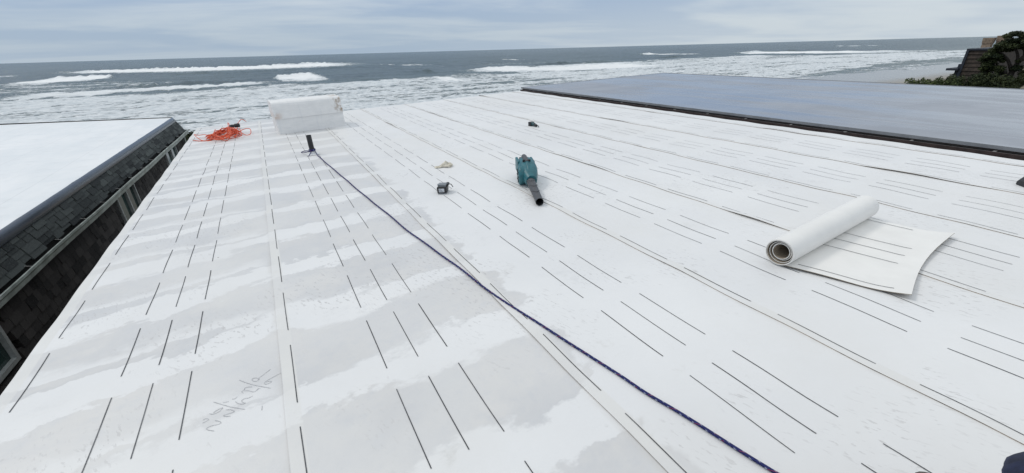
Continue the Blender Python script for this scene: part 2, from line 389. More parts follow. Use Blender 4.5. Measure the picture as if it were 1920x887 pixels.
gut = MB(); GO, GI, GT = 5.668, 5.787, .013
prof = [(GI, GT-.004), (GI-.004, -.085), (GO+.035, -.095), (GO+.022, -.06), (GO, -.035), (GO, GT), (GO+.012, GT), (GO+.012, GT-.012), (GO+.007, GT-.012), (GO+.007, -.033), (GO+.03, -.057), (GO+.04, -.088), (GI-.011, -.079), (GI-.007, GT-.004)]
gv0, gv1 = -3.0, 9.46
for i in range(len(prof)):
    j = (i+1) % len(prof); dark = i in (8, 9, 10, 11, 12)
    gut.add([(prof[i][0], gv0, prof[i][1]), (prof[j][0], gv0, prof[j][1]), (prof[j][0], gv1, prof[j][1]), (prof[i][0], gv1, prof[i][1])], [(0, 1, 2, 3)], 1 if dark else 0)
gut.add([(p[0], gv1+.002, p[1]) for p in prof[:6]], [tuple(range(6))], 0)
gob = gut.build('gutter', [BROWN_METAL, GUTTER_IN], rh)
for i in range(20):
    v = -2+i*.61
    if v < gv1-.1:
        q = MB(); q.box((GO+.012, v, GT-.012), (GI+.006, v+.022, GT-.009)); q.build('bracket', STRAP_M, gob)
mb = MB(); mb.box((RL+.25, -2.9, -3.6), (RR-.3, RF-.3, -.30)); mb.build('wall', WOOD_D, rh)

# ------------------------------------------------------------------ house on the left: white flat roof over a dark shingled mansard
lh = empty('house', 'dark shingled house with white flat roof and pale gutter across the narrow gap', 'house', (0, 0, 0))
def xg(y): return -2.594+.0339*(y-5.3)          # gutter lip
def xf(y): return -2.752+.0237*(y-6.17)         # upper edge of the mansard
ZF, ZG, YN, YF = -.52, -.90, -.5, 16.1
def left_roof_material():
    m, g, b = mat('white_coated_roof'); co = g.coord()
    n = g.noise(g.mul(co, (1.6, .45, 1)), 1.1, 6, .62); n2 = g.noise(co, 5, 4)
    base = g.mix(g.step(n, .35, .68), (.735, .755, .765), (.815, .82, .82))
    base = g.mix(g.math('MULTIPLY', g.step(n2, .54, .75), .26), base, (.58, .59, .59))
    lx, ly, lz = g.sep(co); rr_ = g.noise(g.mul(co, (.5, 2.4, 1)), 1.6, 5, .6)
    base = g.mix(g.math('MULTIPLY', g.step(rr_, .50, .68), .35), base, (.66, .70, .72))
    sm_ = g.math('FRACT', g.math('DIVIDE', g.math('ADD', lx, .3), .95)); base = g.mix(g.math('MULTIPLY', g.step(sm_, .012, .004), .35), base, (.45, .45, .45))
    pset(g, b, base, .48, 0, g.bump(n, .2, .01), .4); return m
mb = MB(); rows = []
for j in range(90):
    y = YN+(YF-YN)*j/89; row = []
    for i in range(15):
        a = i/14; x = xf(y)-.004+a*(-8.5-xf(y)); x0 = x
        xx = x+(.022*float(fbm(np.array(y*3.), np.array(0.), 4, 3))-.012 if i == 0 else 0)
        row.append((xx, y+.06*a*(y-YN)/(YF-YN)*4, ZF+.002+.15*(xf(y)-x)/3.65+.008*float(fbm(np.array(x*.8), np.array(y*.4), 3, 9))*min(1, a*6)))
    rows.append(row)
mb.loft(rows, 0, False, False, True); mb.build('flat_roof', left_roof_material(), lh)
mb = MB(); y0 = YF
mb.hexa([(-8.5, YN, -.90), (xf(YN)-.06, YN, -.90), (xf(YF)-.06, YF+.0, -.90), (-8.5, YF+.2, -.90),
         (-8.5, YN, -.30), (xf(YN)-.06, YN, ZF-.012), (xf(YF)-.06, YF, ZF-.012), (-8.5, YF+.2, -.30)])
mb.build('roof_deck', SHINGLE_WALL_SHEATH, lh)
mb = MB(); mb.hexa([(xf(YF)-.05, YF, -.66), (xf(YF), YF+.03, -.66), (-8.5, YF+.30, -.36), (-8.5, YF+.27, -.36), (xf(YF)-.05, YF, ZF+.018), (xf(YF), YF+.03, ZF+.018), (-8.5, YF+.30, -.245), (-8.5, YF+.27, -.245)])
mb.build('eave_flashing', SHINGLE_WALL_SHEATH, lh)
def mans(y, t, off=0.0):                       # t 0 at the top edge, 1 at the shingle butt over the gutter
    xa, xb = xf(y), xg(y)-.100; n = Vector((ZF-ZG, 0, xb-xa)).normalized()
    return Vector((xa+(xb-xa)*t, y, ZF+(ZG-.0-ZF)*t))+n*off
m, g, b = mat('black_roof_flashing'); co = g.coord(); n = g.noise(g.mul(co, (1, .5, 1)), 3, 5, .6)
pset(g, b, g.mix(g.step(n, .3, .7), (.050, .062, .088), (.085, .100, .130)), g.math('ADD', .12, g.math('MULTIPLY', n, .22)), 0, g.bump(n, .12, .01), .7); FLASH_B = m
mb = MB(); rows = []
for j in range(60):
    y = YN+(YF-YN)*j/59; w = .012*float(fbm(np.array(y*1.3), np.array(2.), 3, 8))
    rows.append([mans(y, 0, -.004)+Vector((-.004, 0, .008)), mans(y, 0, .012)+Vector((0, 0, .008)), mans(y, .07, .020+w*.3), mans(y, .29+w, .024), mans(y, .30+w, .012)])
mb.loft([[tuple(p) for p in r] for r in rows], 0, False, False, True); mb.build('roof_flashing', FLASH_B, lh)
def shingle_mat(name, a, c, rough=.85):
    m, g, b = mat(name); co = g.coord(); at_ = g.attr('tone')[2]
    n = g.noise(co, 60, 4, .7)
    base = g.mix(at_, a, c); base = g.mix(g.math('MULTIPLY', g.step(n, .45, .75), .4), base, tuple(min(1, q*1.9) for q in c))
    pset(g, b, base, rough, 0, g.bump(n, .5, .004), .35); return m
def add_tone(ob, per):
    a = ob.data.attributes.new('tone', 'FLOAT', 'FACE'); vals = []
    r = random.Random(3)
    for i in range(len(ob.data.polygons)//per+1): vals += [r.random()]*per
    a.data.foreach_set('value', vals[:len(ob.data.polygons)])
mb = MB(); NR = 4
for r in range(NR):
    t0, t1 = .29+r*.178, .29+(r+1)*.178+.02; y = YN+random.random()*.1
    while y < YF-.02:
        w = random.choice((.17, .22, .28, .34)); y2 = min(y+w, YF); dt = random.choice((0, 0, -.07)); th = .020 if dt == 0 else .011
        a, bb = mans(y+.006, t0-.05, .001), mans(y2-.006, t0-.05, .001); c, d2 = mans(y2-.006, t1+dt, .004), mans(y+.006, t1+dt, .004)
        n = Vector((ZF-ZG, 0, (xg(8)-.1)-xf(8))).normalized()*th
        mb.hexa([a, bb, c, d2, a+n*.4, bb+n*.4, c+n, d2+n]); y = y2
so = mb.build('mansard_shingles', shingle_mat('asphalt_shingle', (.018, .021, .022), (.085, .096, .092)), lh); add_tone(so, 6)
mb = MB(); mb.loft([[tuple(mans(YN+(YF-YN)*k/50, t_, o_)) for t_, o_ in ((0, -.05), (1.0, -.05), (1.0, -.006), (0, -.006))] for k in range(51)], 0, True, True, False)
mb.build('mansard_board', SHINGLE_WALL_SHEATH, lh)
gp = [(-.112, .012), (-.112, -.085), (-.02, -.10), (-.014, -.05), (0, -.028), (0, 0), (-.016, 0), (-.016, -.008), (-.006, -.008), (-.006, -.03), (-.022, -.055), (-.03, -.085), (-.105, -.075), (-.107, .012)]
gut = MB()
for i in range(len(gp)):
    j = (i+1) % len(gp); N = 24
    for k in range(N):
        ya, yb = YN+(YF+.02-YN)*k/N, YN+(YF+.02-YN)*(k+1)/N
        sa, sb = .006*math.sin(ya*2.1), .006*math.sin(yb*2.1)
        gut.add([(xg(ya)+gp[i][0], ya, ZG+gp[i][1]+sa), (xg(ya)+gp[j][0], ya, ZG+gp[j][1]+sa), (xg(yb)+gp[j][0], yb, ZG+gp[j][1]+sb), (xg(yb)+gp[i][0], yb, ZG+gp[i][1]+sb)], [(0, 1, 2, 3)], 1 if i in (8, 9, 10, 11, 12) else 0)
gut.add([(xg(YF)+p[0], YF+.021, ZG+p[1]) for p in gp[:6]], [tuple(range(6))], 0)
gl = gut.build('gutter', [GUTTER_M, GUTTER_IN], lh)
for i in range(19):
    y = 1.2+i*.80
    if y < YF-.2:
        q = MB(); q.tube([(xg(y)-.018, y, ZG-.004), (xg(y)-.07, y+.01, ZG+.006), (xg(y)-.118, y+.015, ZG+.014)], .004, 5); q.build('hanger', STRAP_M, gl)
mb = MB(); mb.tube([(xg(15.6)-.07, 15.6, ZG-.09), (xg(15.6)-.09, 15.62, ZG-.35), (xg(15.6)-.14, 15.65, -3.4)], .03, 8); mb.build('downpipe', GUTTER_M, lh)
def xw(y): return xg(y)-.150
WB = -3.9
mb = MB(); mb.hexa([(-8, YN+.1, WB), (xw(YN+.1)-.03, YN+.1, WB), (xw(YF-.2)-.03, YF-.2, WB), (-8, YF-.2, WB), (-8, YN+.1, ZG-.03), (xw(YN+.1)-.03, YN+.1, ZG-.03), (xw(YF-.2)-.03, YF-.2, ZG-.03), (-8, YF-.2, ZG-.03)])
mb.build('wall', SHINGLE_WALL_SHEATH, lh)
wins = [(4.0, 5.32, -1.60, 1), (9.20, 10.28, -2.25, 2), (13.22, 14.50, -2.35, 2)]
def inwin(y, z): return any(a-.01 < y < b_+.01 and z > c-.02 for a, b_, c, n_ in wins)
mb = MB(); z = -.96
while z > WB:
    y = YN+.12+random.random()*.08
    while y < YF-.22:
        w = random.uniform(.09, .19); y2 = min(y+w, YF-.2)
        if not inwin((y+y2)/2, z-.06) and not inwin(y, z-.06) and not inwin(y2, z-.06):
            th = random.uniform(.012, .024); zb2 = z-.125-random.uniform(0, .012); x0, x1 = xw(y), xw(y2)
            mb.hexa([(x0-.03, y+.003, zb2), (x0+th, y+.003, zb2), (x1+th, y2-.003, zb2), (x1-.03, y2-.003, zb2), (x0-.03, y+.003, z), (x0+.004, y+.003, z), (x1+.004, y2-.003, z), (x1-.03, y2-.003, z)])
        y = y2
    z -= .118
so = mb.build('wall_shingles', shingle_mat('wall_shingle', (.014, .013, .013), (.070, .064, .060), .9), lh); add_tone(so, 6)
m, g, b = mat('window_glass'); co = g.coord(); n = g.noise(co, 2, 4)
pset(g, b, g.mix(g.step(n, .35, .65), (.012, .030, .028), (.035, .075, .070)), .06, 0, None, .5); GLASS = m
for a, bb, zbm, n in wins:
    f = MB(); t = .045; zt = ZG-.10
    def bar(y0, y1, z0, z1): f.hexa([(xw(y0)-.02, y0, z0), (xw(y0)+.03, y0, z0), (xw(y1)+.03, y1, z0), (xw(y1)-.02, y1, z0), (xw(y0)-.02, y0, z1), (xw(y0)+.03, y0, z1), (xw(y1)+.03, y1, z1), (xw(y1)-.02, y1, z1)])
    bar(a, a+t, zbm+t, zt-t); bar(bb-t, bb, zbm+t, zt-t); bar(a, bb, zbm, zbm+t); bar(a, bb, zt-t, zt)
    if n == 2: mid = (a+bb)/2; bar(mid-t*.6, mid+t*.6, zbm+t, zt-t)
    wo = f.build('window', WIN_FRAME, lh)
    segs = [(a+t, bb-t)] if n == 1 else [(a+t, (a+bb)/2-t*.6), ((a+bb)/2+t*.6, bb-t)]
    for s0, s1 in segs:
        q = MB(); q.hexa([(xw(s0)-.026, s0, zbm+t), (xw(s0)-.012, s0, zbm+t), (xw(s1)-.012, s1, zbm+t), (xw(s1)-.026, s1, zbm+t), (xw(s0)-.026, s0, zt-t), (xw(s0)-.012, s0, zt-t), (xw(s1)-.012, s1, zt-t), (xw(s1)-.026, s1, zt-t)]); q.build('pane', GLASS, wo)
mb = MB(); ye = YF-.2; mb.box((xw(ye)-.06, ye, WB), (xw(ye)+.035, ye+.05, ZG-.10)); mb.build('corner_board', WIN_FRAME, lh)

# ------------------------------------------------------------------ ground and sea
SEA = -9.0
def shore(x): return 15*(1-sstep(30, 115, x))             # the waterline lies nearer on the left
def ground_z(x, y):
    yy = y+shore(x)
    s = sstep(14, 48, yy); z = -3.6*(1-s)+(-8.55)*s
    z = z-.55*sstep(50, 80, yy)-3*sstep(82, 160, yy)
    dune = sstep(8, 16, y)*(1-sstep(22, 40, yy))
    return z+dune*(.9*fbm(x*.09, y*.11, 4, 2)+.35)+.5*fbm(x*.05, y*.05, 3, 6)*(1-sstep(34, 48, yy))
def graded(lo, hi, fine_lo, fine_hi, step, grow):
    a = list(np.arange(fine_lo, fine_hi, step)); s = step; p = a[-1]
    while p < hi: s *= grow; p += s; a.append(p)
    s = step; p = a[0]; pre = []
    while p > lo: s *= grow; p -= s; pre.append(p)
    return np.array(pre[::-1]+a)
def sheet(name, xs, ys, zf, m, attrs=None):
    X, Y = np.meshgrid(xs, ys); Z = zf(X, Y); nx, ny = len(xs), len(ys)
    co = np.stack([X, Y, Z], -1).reshape(-1, 3).astype(np.float32)
    idx = np.arange(nx*ny).reshape(ny, nx)
    fc = np.stack([idx[:-1, :-1], idx[:-1, 1:], idx[1:, 1:], idx[1:, :-1]], -1).reshape(-1, 4)
    me = bpy.data.meshes.new(name); me.vertices.add(len(co)); me.vertices.foreach_set('co', co.ravel())
    me.loops.add(fc.size); me.loops.foreach_set('vertex_index', fc.ravel().astype(np.int32))
    me.polygons.add(len(fc)); me.polygons.foreach_set('loop_start', np.arange(0, fc.size, 4, dtype=np.int32))
    me.polygons.foreach_set('use_smooth', np.ones(len(fc), dtype=bool)); me.update(calc_edges=True); me.validate()
    for k, v in (attrs or {}).items():
        a = me.attributes.new(k, 'FLOAT', 'POINT'); a.data.foreach_set('value', v(X, Y).ravel().astype(np.float32))
    me.materials.append(m); ob = bpy.data.objects.new(name, me); C.objects.link(ob); return ob
m, g, b = mat('dune_and_beach'); co = g.coord(); x, y, z = g.sep(co)
n = g.noise(co, .35, 6, .65); n2 = g.noise(co, 6, 5, .7)
veg = g.mix(g.step(n2, .35, .65), (.030, .034, .014), (.115, .098, .050))
veg = g.mix(g.math('MULTIPLY', g.step(n, .55, .7), .8), veg, (.25, .22, .165))
sand = g.mix(g.step(n, .35, .65), (.235, .215, .185), (.30, .275, .235))
wetf = g.step(g.math('ADD', y, g.math('MULTIPLY', n, 10)), 42, 58)
sand = g.mix(wetf, sand, (.26, .255, .24))
pset(g, b, g.mix(g.step(g.math('ADD', y, g.math('MULTIPLY', n, 12)), 38, 32), sand, veg), g.math('SUBTRACT', .95, g.math('MULTIPLY', wetf, .75)), 0, g.bump(n2, .4, .05))
tag(sheet('ground', graded(-9000, 9000, -40, 120, 1.2, 1.07), graded(-4000, 30000, -10, 95, 1.0, 1.09), ground_z, m), kind='structure')

# breakers: (seaward edge, shoreward edge) traced as pixels once and laid on the sea plane, strength, crest height
BANDS = [
 ([(622,139),(640,136),(656,141)], [(622,151),(640,151.5),(656,150)], .06, 1.5, .5),
 ([(150,168),(300,160),(420,154),(520,148)], [(150,174),(300,167),(420,161),(520,155)], .04, 1.0, .5),
 ([(-60,170),(0,168),(40,167)], [(-60,176),(0,174),(40,172)], .05, .9, .5),
 ([(240,141),(400,137),(560,131),(700,124)], [(240,146),(400,142),(560,136),(700,129)], .03, .9, .5),
 ([(1000,121),(1120,117),(1215,112)], [(1000,126),(1120,122),(1215,116)], .08, 1.0, .5),
 ([(1255,108),(1320,104),(1385,103)], [(1255,112),(1320,108),(1385,107)], .05, 1.1, .5),
 ([(1480,95),(1540,92.5),(1640,90)], [(1480,98),(1540,96),(1640,93)], .05, 1.0, .5),
 ([(770,136),(830,134),(870,133)], [(770,143),(830,142),(870,140)], .08, 1.2, .5),
 ([(95,137),(200,134),(300,131),(400,128),(500,124),(590,120),(640,118),(695,115)], [(95,138.6),(300,136),(400,133.4),(500,130),(590,126.5),(640,124.5),(695,121)], 1.0, 1.5, .8),
 ([(690,119.5),(740,121),(830,121)], [(690,122),(740,123.6),(830,122.6)], .55, 0, .3),
 ([(-60,156),(0,153),(60,149.5),(130,146),(205,143),(214,145)], [(-60,165),(0,162.5),(60,160),(130,154),(205,148),(214,147)], 1.0, 1.1, .75),
 ([(-60,146),(0,143.5),(40,142)], [(-60,148),(0,146),(40,143.6)], .6, .5, .3),
 ([(-60,184),(0,180),(60,177),(130,175),(200,171),(260,167),(330,163),(420,158),(520,152)], [(-60,193),(0,189.5),(60,187),(130,183),(200,178),(260,173),(330,169),(420,164),(520,158)], .9, .5, .5),
 ([(512,147),(545,142),(580,138),(605,137),(628,140)], [(512,152),(545,153.5),(580,153.5),(605,152),(628,149)], 1.0, 1.1, .9),
 ([(636,162),(680,156),(720,151),(775,144.5)], [(636,172),(680,167),(720,161),(775,152)], .80, .5, .5),
 ([(806,149.5),(850,145),(898,144)], [(806,154),(850,155),(898,152)], .95, .8, .6),
 ([(932,150.5),(965,148),(1000,146.5)], [(932,156),(965,158),(1000,155)], 1.0, .7, .6),
 ([(866,133),(925,128),(1000,127.5),(1100,123),(1200,119),(1280,115),(1340,110)], [(866,135),(925,136),(1000,136),(1100,133.5),(1200,131),(1280,128),(1340,122)], .95, .9, .7),
 ([(1200,102.5),(1260,97.5),(1325,95.5)], [(1200,105.5),(1260,104),(1325,100.5)], .95, 1.0, .6),
 ([(1210,114),(1240,113),(1268,111.5)], [(1210,115.2),(1240,115.2),(1268,114)], .9, .4, .5),
 ([(1376,101),(1420,96.5),(1500,96),(1600,92),(1700,87.5),(1850,82.5)], [(1376,104),(1420,108),(1500,109),(1600,104),(1700,99),(1850,93)], 1.0, .9, .8),
 ([(1565,87),(1600,84.5),(1680,82)], [(1565,88.5),(1600,87.2),(1680,84.5)], .75, .7, .3),
 ([(942,112),(965,110),(990,109.5)], [(942,114),(965,114),(990,112)], .9, .7, .4),
 ([(870,121),(960,118),(1080,116.5)], [(870,122.5),(960,121),(1080,118)], .35, .4, .2),
 ([(1500,138),(1515,131),(1560,124),(1630,119.5),(1720,115)], [(1500,139.5),(1515,136),(1560,126.5),(1630,121.5),(1720,117)], .8, .25, .2),
 ([(1447,144),(1470,140.5),(1500,139)], [(1447,146.5),(1470,144.5),(1500,141.5)], .8, .2, .2),
 ([(1330,156),(1420,150.5),(1500,147),(1620,142),(1730,137),(1800,133)], [(1330,157.5),(1420,152),(1500,148.6),(1620,143.5),(1730,138.4),(1800,134)], .85, .05, .1),
 ([(1690,132),(1730,129.5),(1770,128)], [(1690,133.5),(1730,131.5),(1770,129)], .7, .25, .2),
]
# broad fields of churned foam: seaward outline, shoreward outline, amount
FIELDS = [
 ([(-60,186),(150,178),(300,171),(450,160),(520,156),(640,152),(700,152),(860,143)], [(-60,268),(150,258),(300,250),(450,240),(640,222),(860,190)], .86),
 ([(-60,212),(150,203),(300,192),(450,180),(560,176)], [(-60,268),(150,258),(300,250),(450,240),(560,232)], .98),
 ([(-60,163),(0,160),(130,154),(250,152),(330,152)], [(-60,182),(0,178),(130,173),(250,167),(330,163)], .52),
 ([(640,190),(760,176),(900,164),(1000,158)], [(640,226),(760,210),(900,192),(1000,180)], .90),
 ([(640,156),(740,148),(860,138),(960,136),(1100,130),(1260,122)], [(640,226),(740,212),(860,194),(960,184),(1100,176),(1260,170)], .62),
 ([(960,137),(1100,131),(1240,124),(1340,113),(1400,104),(1500,104)], [(960,146),(1100,146),(1240,150),(1340,154),(1430,150),(1500,136)], .84),
 ([(1376,104),(1500,104),(1640,100),(1850,91)], [(1376,140),(1500,132),(1640,114),(1850,102)], .78),
 ([(1640,104),(1850,93)], [(1640,116),(1850,109)], .50),
 ([(1420,152),(1500,140),(1560,130),(1720,119),(1850,110)], [(1420,156),(1500,149),(1560,146),(1720,138),(1850,131)], .46),
 ([(800,124),(960,119),(1200,110),(1400,100)], [(800,133),(960,128),(1200,116),(1400,104)], .30),
]
WB_ = []
for top, bot, st, hh, sharp in BANDS:
    A = np.array([level(px, py, SEA)[:2] for px, py in top]); B = np.array([level(px, py, SEA)[:2] for px, py in bot])
    WB_.append((A, B, st, hh, sharp))
FD_ = [(np.array([level(px, py, SEA)[:2] for px, py in t_]), np.array([level(px, py, SEA)[:2] for px, py in b_]), am) for t_, b_, am in FIELDS]
def bands(X, Y):
    foam = np.zeros_like(X); ridge = np.zeros_like(X)
    wob = 1.5*fbm(X*.10, Y*.03, 4, 21)
    fineX = 1.6*fbm(X*.40, Y*.1, 4, 33)
    for A, B, st, hh, sharp in WB_:
        x0, x1 = max(A[0, 0], B[0, 0]), min(A[-1, 0], B[-1, 0])
        yt = np.interp(X, A[:, 0], A[:, 1]); yb = np.interp(X, B[:, 0], B[:, 1])
        wd = np.maximum(yt-yb, .8); sc = np.clip(wd*.35, .4, 6)
        yt2 = yt+sc*(wob*1.4+fineX*1.1)*(1.4-sharp); yb2 = yb+sc*(wob*1.8+fineX*2.0)
        e = np.clip((x1-x0)*.14, 2, 34)
        end = (.45*sstep(x0-e*.6, x0, X)+.55*sstep(x0, x0+e, X))*(1-.55*sstep(x1-e, x1, X)-.45*sstep(x1, x1+e*.6, X))
        f = (.40*sstep(yb2-.45*wd, yb2+.05*wd, Y)+.60*sstep(yb2-.05*wd, yb2+.45*wd, Y))*(1-.5*sstep(yt2-.10*wd-.15, yt2+.02*wd+.15, Y)-.5*sstep(yt2, yt2+.16*wd+.3, Y))
        foam = np.maximum(foam, f*end*st)
        w = np.clip(wd*.5, 1.8, 9)
        q = (Y-(yt-.35*w))/w
        ridge = np.maximum(ridge, hh*end*np.exp(-np.where(q > 0, (q*.75)**2, (q*1.35)**2)))
    return foam, ridge
_c = {}
def cached(X, Y):
    k = X.shape
    if k not in _c: _c[k] = bands(X, Y)
    return _c[k]
def sea_z(X, Y):
    foam, ridge = cached(X, Y)
    ph = Y+6*fbm(X*.012, Y*.012, 3, 4)+2.2*fbm(X*.05, Y*.05, 3, 14)
    a = np.clip((Y-60)/150, 0.06, 1)
    lam = 24+.03*np.clip(Y, 0, 900)
    sw = .40*a*(np.power(.5+.5*np.sin(2*PI*ph/31.), 2.2)-.4)*(.35+1.3*vnoise(X*.02, Y*.03, 77))
    chop = (.55*fbm(X*.16, Y*.30, 4, 50)+.30*fbm(X*.6, Y*1.0, 3, 60))*np.clip(1.25-Y/900, .45, 1)*np.clip((Y-56)/30, .1, 1)
    rough = .35*foam*fbm(X*.8, Y*.9, 3, 90)
    z = SEA+sw+chop+ridge*(.95+1.6*fbm(X*.33, Y*.06, 4, 66)+1.3*fbm(X*.075, Y*.02, 3, 67))+rough
    return np.where(Y < 8000, z, SEA)
def sea_foam(X, Y):
    foam, ridge = cached(X, Y)
    field = np.zeros_like(X)
    wob = fbm(X*.03, Y*.02, 4, 8)
    for A, B, am in FD_:
        yt = np.interp(X, A[:, 0], A[:, 1]); yb = np.interp(X, B[:, 0], B[:, 1]); wd = np.maximum(yt-yb, 1)
        e = 14.; x0, x1 = min(A[0, 0], B[0, 0]), max(A[-1, 0], B[-1, 0])
        end = sstep(x0-e, x0+e, X)*(1-sstep(x1-e, x1+e, X))
        field = np.maximum(field, am*end*sstep(yb-.12*wd, yb+.08*wd, Y+wob*.3*wd)*(1-sstep(yt-.18*wd, yt+.06*wd, Y+wob*.4*wd)))
    # long lines of thicker and thinner foam drawn out along the shore
    streak = .55*vnoise(X*.022+2.5*fbm(X*.02, Y*.05, 3, 3), Y*.14, 15)+.45*vnoise(X*.06, Y*.42, 16)
    field = np.minimum(field*(.42+1.05*streak), .42+.52*streak)
    near = sstep(84, 70, Y)*(1-sstep(90, 130, X))*.72
    outer = .16*sstep(.66, .92, vnoise(X*.02, Y*.05, 25))*(1-sstep(200, 480, Y))
    return np.clip(np.maximum(np.maximum(foam, np.maximum(field, near)), outer), 0, 1.2)
m, g, b = mat('sea_water'); co = g.coord(); x, y, z = g.sep(co)
foam = g.attr('foam')[2]
fl = g.comb(g.math('MULTIPLY', x, .55), y, g.math('MULTIPLY', z, .3))
wrp = g.noise(fl, .22, 4, .6, 0, 1)
w2 = g.add(fl, g.mul(wrp, (5., 5., 0.)))
na = g.noise(w2, .42, 7, .66); nb = g.noise(w2, 1.7, 5, .6)
lace = g.voro(g.add(w2, g.mul(g.noise(fl, .9, 3, .6, 0, 1), (2.2, 2.2, 0.))), .55, 'DISTANCE_TO_EDGE')
pat = g.math('ADD', g.math('MULTIPLY', na, .72), g.math('MULTIPLY', nb, .28))
pat = g.math('SUBTRACT', pat, g.math('MULTIPLY', g.step(lace, .16, .0), -.07))
thr = g.math('SUBTRACT', .845, g.math('MULTIPLY', foam, .62))
fm = g.step(pat, g.math('SUBTRACT', thr, .035), g.math('ADD', thr, .050))
deep = g.mix(g.step(g.noise(g.mul(co, (.25, 1, 1)), .05, 4), .35, .65), (.030, .060, .072), (.048, .084, .092))
shal = g.mix(g.step(g.noise(co, .06, 4), .35, .65), (.085, .120, .125), (.125, .155, .150))
shl = g.step(y, 230, 85)
thin = g.math('MULTIPLY', g.step(foam, .1, .6), .5)
wat = g.mix(shl, deep, shal); wat = g.mix(thin, wat, (.17, .225, .235))
fcol = g.mix(g.step(nb, .3, .7), (.50, .55, .58), (.82, .84, .85))  # grey-blue tones paint shading into the foam colour
fcol = g.mix(g.math('MULTIPLY', g.step(foam, .82, .98), g.step(na, .25, .5)), fcol, (.88, .89, .89))
base = g.mix(fm, wat, fcol)
rip = g.math('ADD', g.noise(g.mul(co, (.5, 1, 1)), .9, 6, .62), g.math('MULTIPLY', g.noise(g.mul(co, (.45, 1, 1)), .16, 4, .6), 2.5))
bmp = g.bump(g.math('ADD', rip, g.math('ADD', g.math('MULTIPLY', fm, .35), g.math('MULTIPLY', nb, .5))), 1.0, .7)
rgh = g.math('ADD', .26, g.math('MULTIPLY', fm, .6))
pset(g, b, base, rgh, 0, bmp, .5); b.inputs['IOR'].default_value = 1.33
xs = graded(-4500, 22000, -150, 330, .62, 1.0125)
ys = [52.0]
while ys[-1] < 30000:
    yv = ys[-1]; ys.append(yv+(max(.5, min(2.0, yv*yv/20000)) if yv < 600 else min(2500, 2.0*1.022**(len(ys)-_k))))
    if yv < 600: _k = len(ys)
ys = np.array(ys)
tag(sheet('sea', xs, ys, sea_z, m, {'foam': sea_foam}), kind='structure')

# ------------------------------------------------------------------ right: weathered house on the bluff, pine, shrubs
bh = empty('house', 'dark wooden house with horizontal siding and two tan chimneys beyond the pine', 'house', (43.5, 9.0, -9))
def bbox(name, lo, hi, m, parent=bh):
    q = MB(); q.box(tuple(a-c for a, c in zip(lo, parent.location)), tuple(a-c for a, c in zip(hi, parent.location))); return q.build(name, m, parent, .01)
def siding(lo, hi):
    q = MB(); L = bh.location; z = lo[2]
    while z < hi[2]-.02:
        t = min(.27, hi[2]-z); o = random.uniform(.01, .05)
        q.hexa([(lo[0]-.035-o-L.x, lo[1]-L.y, z-L.z), (hi[0]-L.x, lo[1]-L.y, z-L.z), (hi[0]-L.x, hi[1]+.02-L.y, z-L.z), (lo[0]-.035-o-L.x, hi[1]+.02-L.y, z-L.z),
                (lo[0]-L.x, lo[1]-L.y, z+t-L.z), (hi[0]-L.x, lo[1]-L.y, z+t-L.z), (hi[0]-L.x, hi[1]-L.y, z+t-L.z), (lo[0]-L.x, hi[1]-L.y, z+t-L.z)]); z += t
    q.build('wall', WOOD_D, bh)
siding((43.62, 9.95, -6.5), (51, 11.34, .22))
bbox('roof', (43.50, 9.9, .22), (51.3, 11.50, .345), TRIM_NAVY)
bbox('corner_board', (43.50, 11.36, -6.5), (43.85, 11.50, .215), TRIM_NAVY)
bbox('balcony', (43.2, 11.50, -1.08), (50, 12.12, -.93), TRIM_NAVY)
bbox('balcony_wall', (43.9, 11.51, -6.4), (50, 11.80, -1.085), TRIM_NAVY)
bbox('railing', (43.6, 11.51, -.925), (49, 11.66, -.66), TRIM_NAVY)
for (xa, ya, w, zt) in ((51.5, 12.28, .50, .98), (52.0, 11.62, .52, 1.12)):
    c = bbox('chimney', (xa-.3, ya, -5.4), (xa+.3, ya+w, zt-.42), TAN)
    q = MB(); L = bh.location
    q.hexa([(xa-.34-L.x, ya-.02-L.y, zt-.415-L.z), (xa+.34-L.x, ya-.02-L.y, zt-.415-L.z), (xa+.34-L.x, ya+w+.02-L.y, zt-.415-L.z), (xa-.34-L.x, ya+w+.02-L.y, zt-.415-L.z),
            (xa-.40-L.x, ya-.05-L.y, zt-L.z), (xa+.40-L.x, ya-.05-L.y, zt-L.z), (xa+.40-L.x, ya+w+.04-L.y, zt-L.z), (xa-.40-L.x, ya+w+.04-L.y, zt-L.z)])
    q.build('cap', TAN, c)
def leaf_mat(name, a, c):
    m, g, b = mat(name); t = g.attr('tone')[2]; pset(g, b, g.mix(t, a, c), .7, 0, None, .25); return m
PINE_L = leaf_mat('pine_needles', (.010, .020, .009), (.052, .064, .020))
SHRUB_L = leaf_mat('shrub_leaves', (.018, .034, .010), (.095, .118, .030))
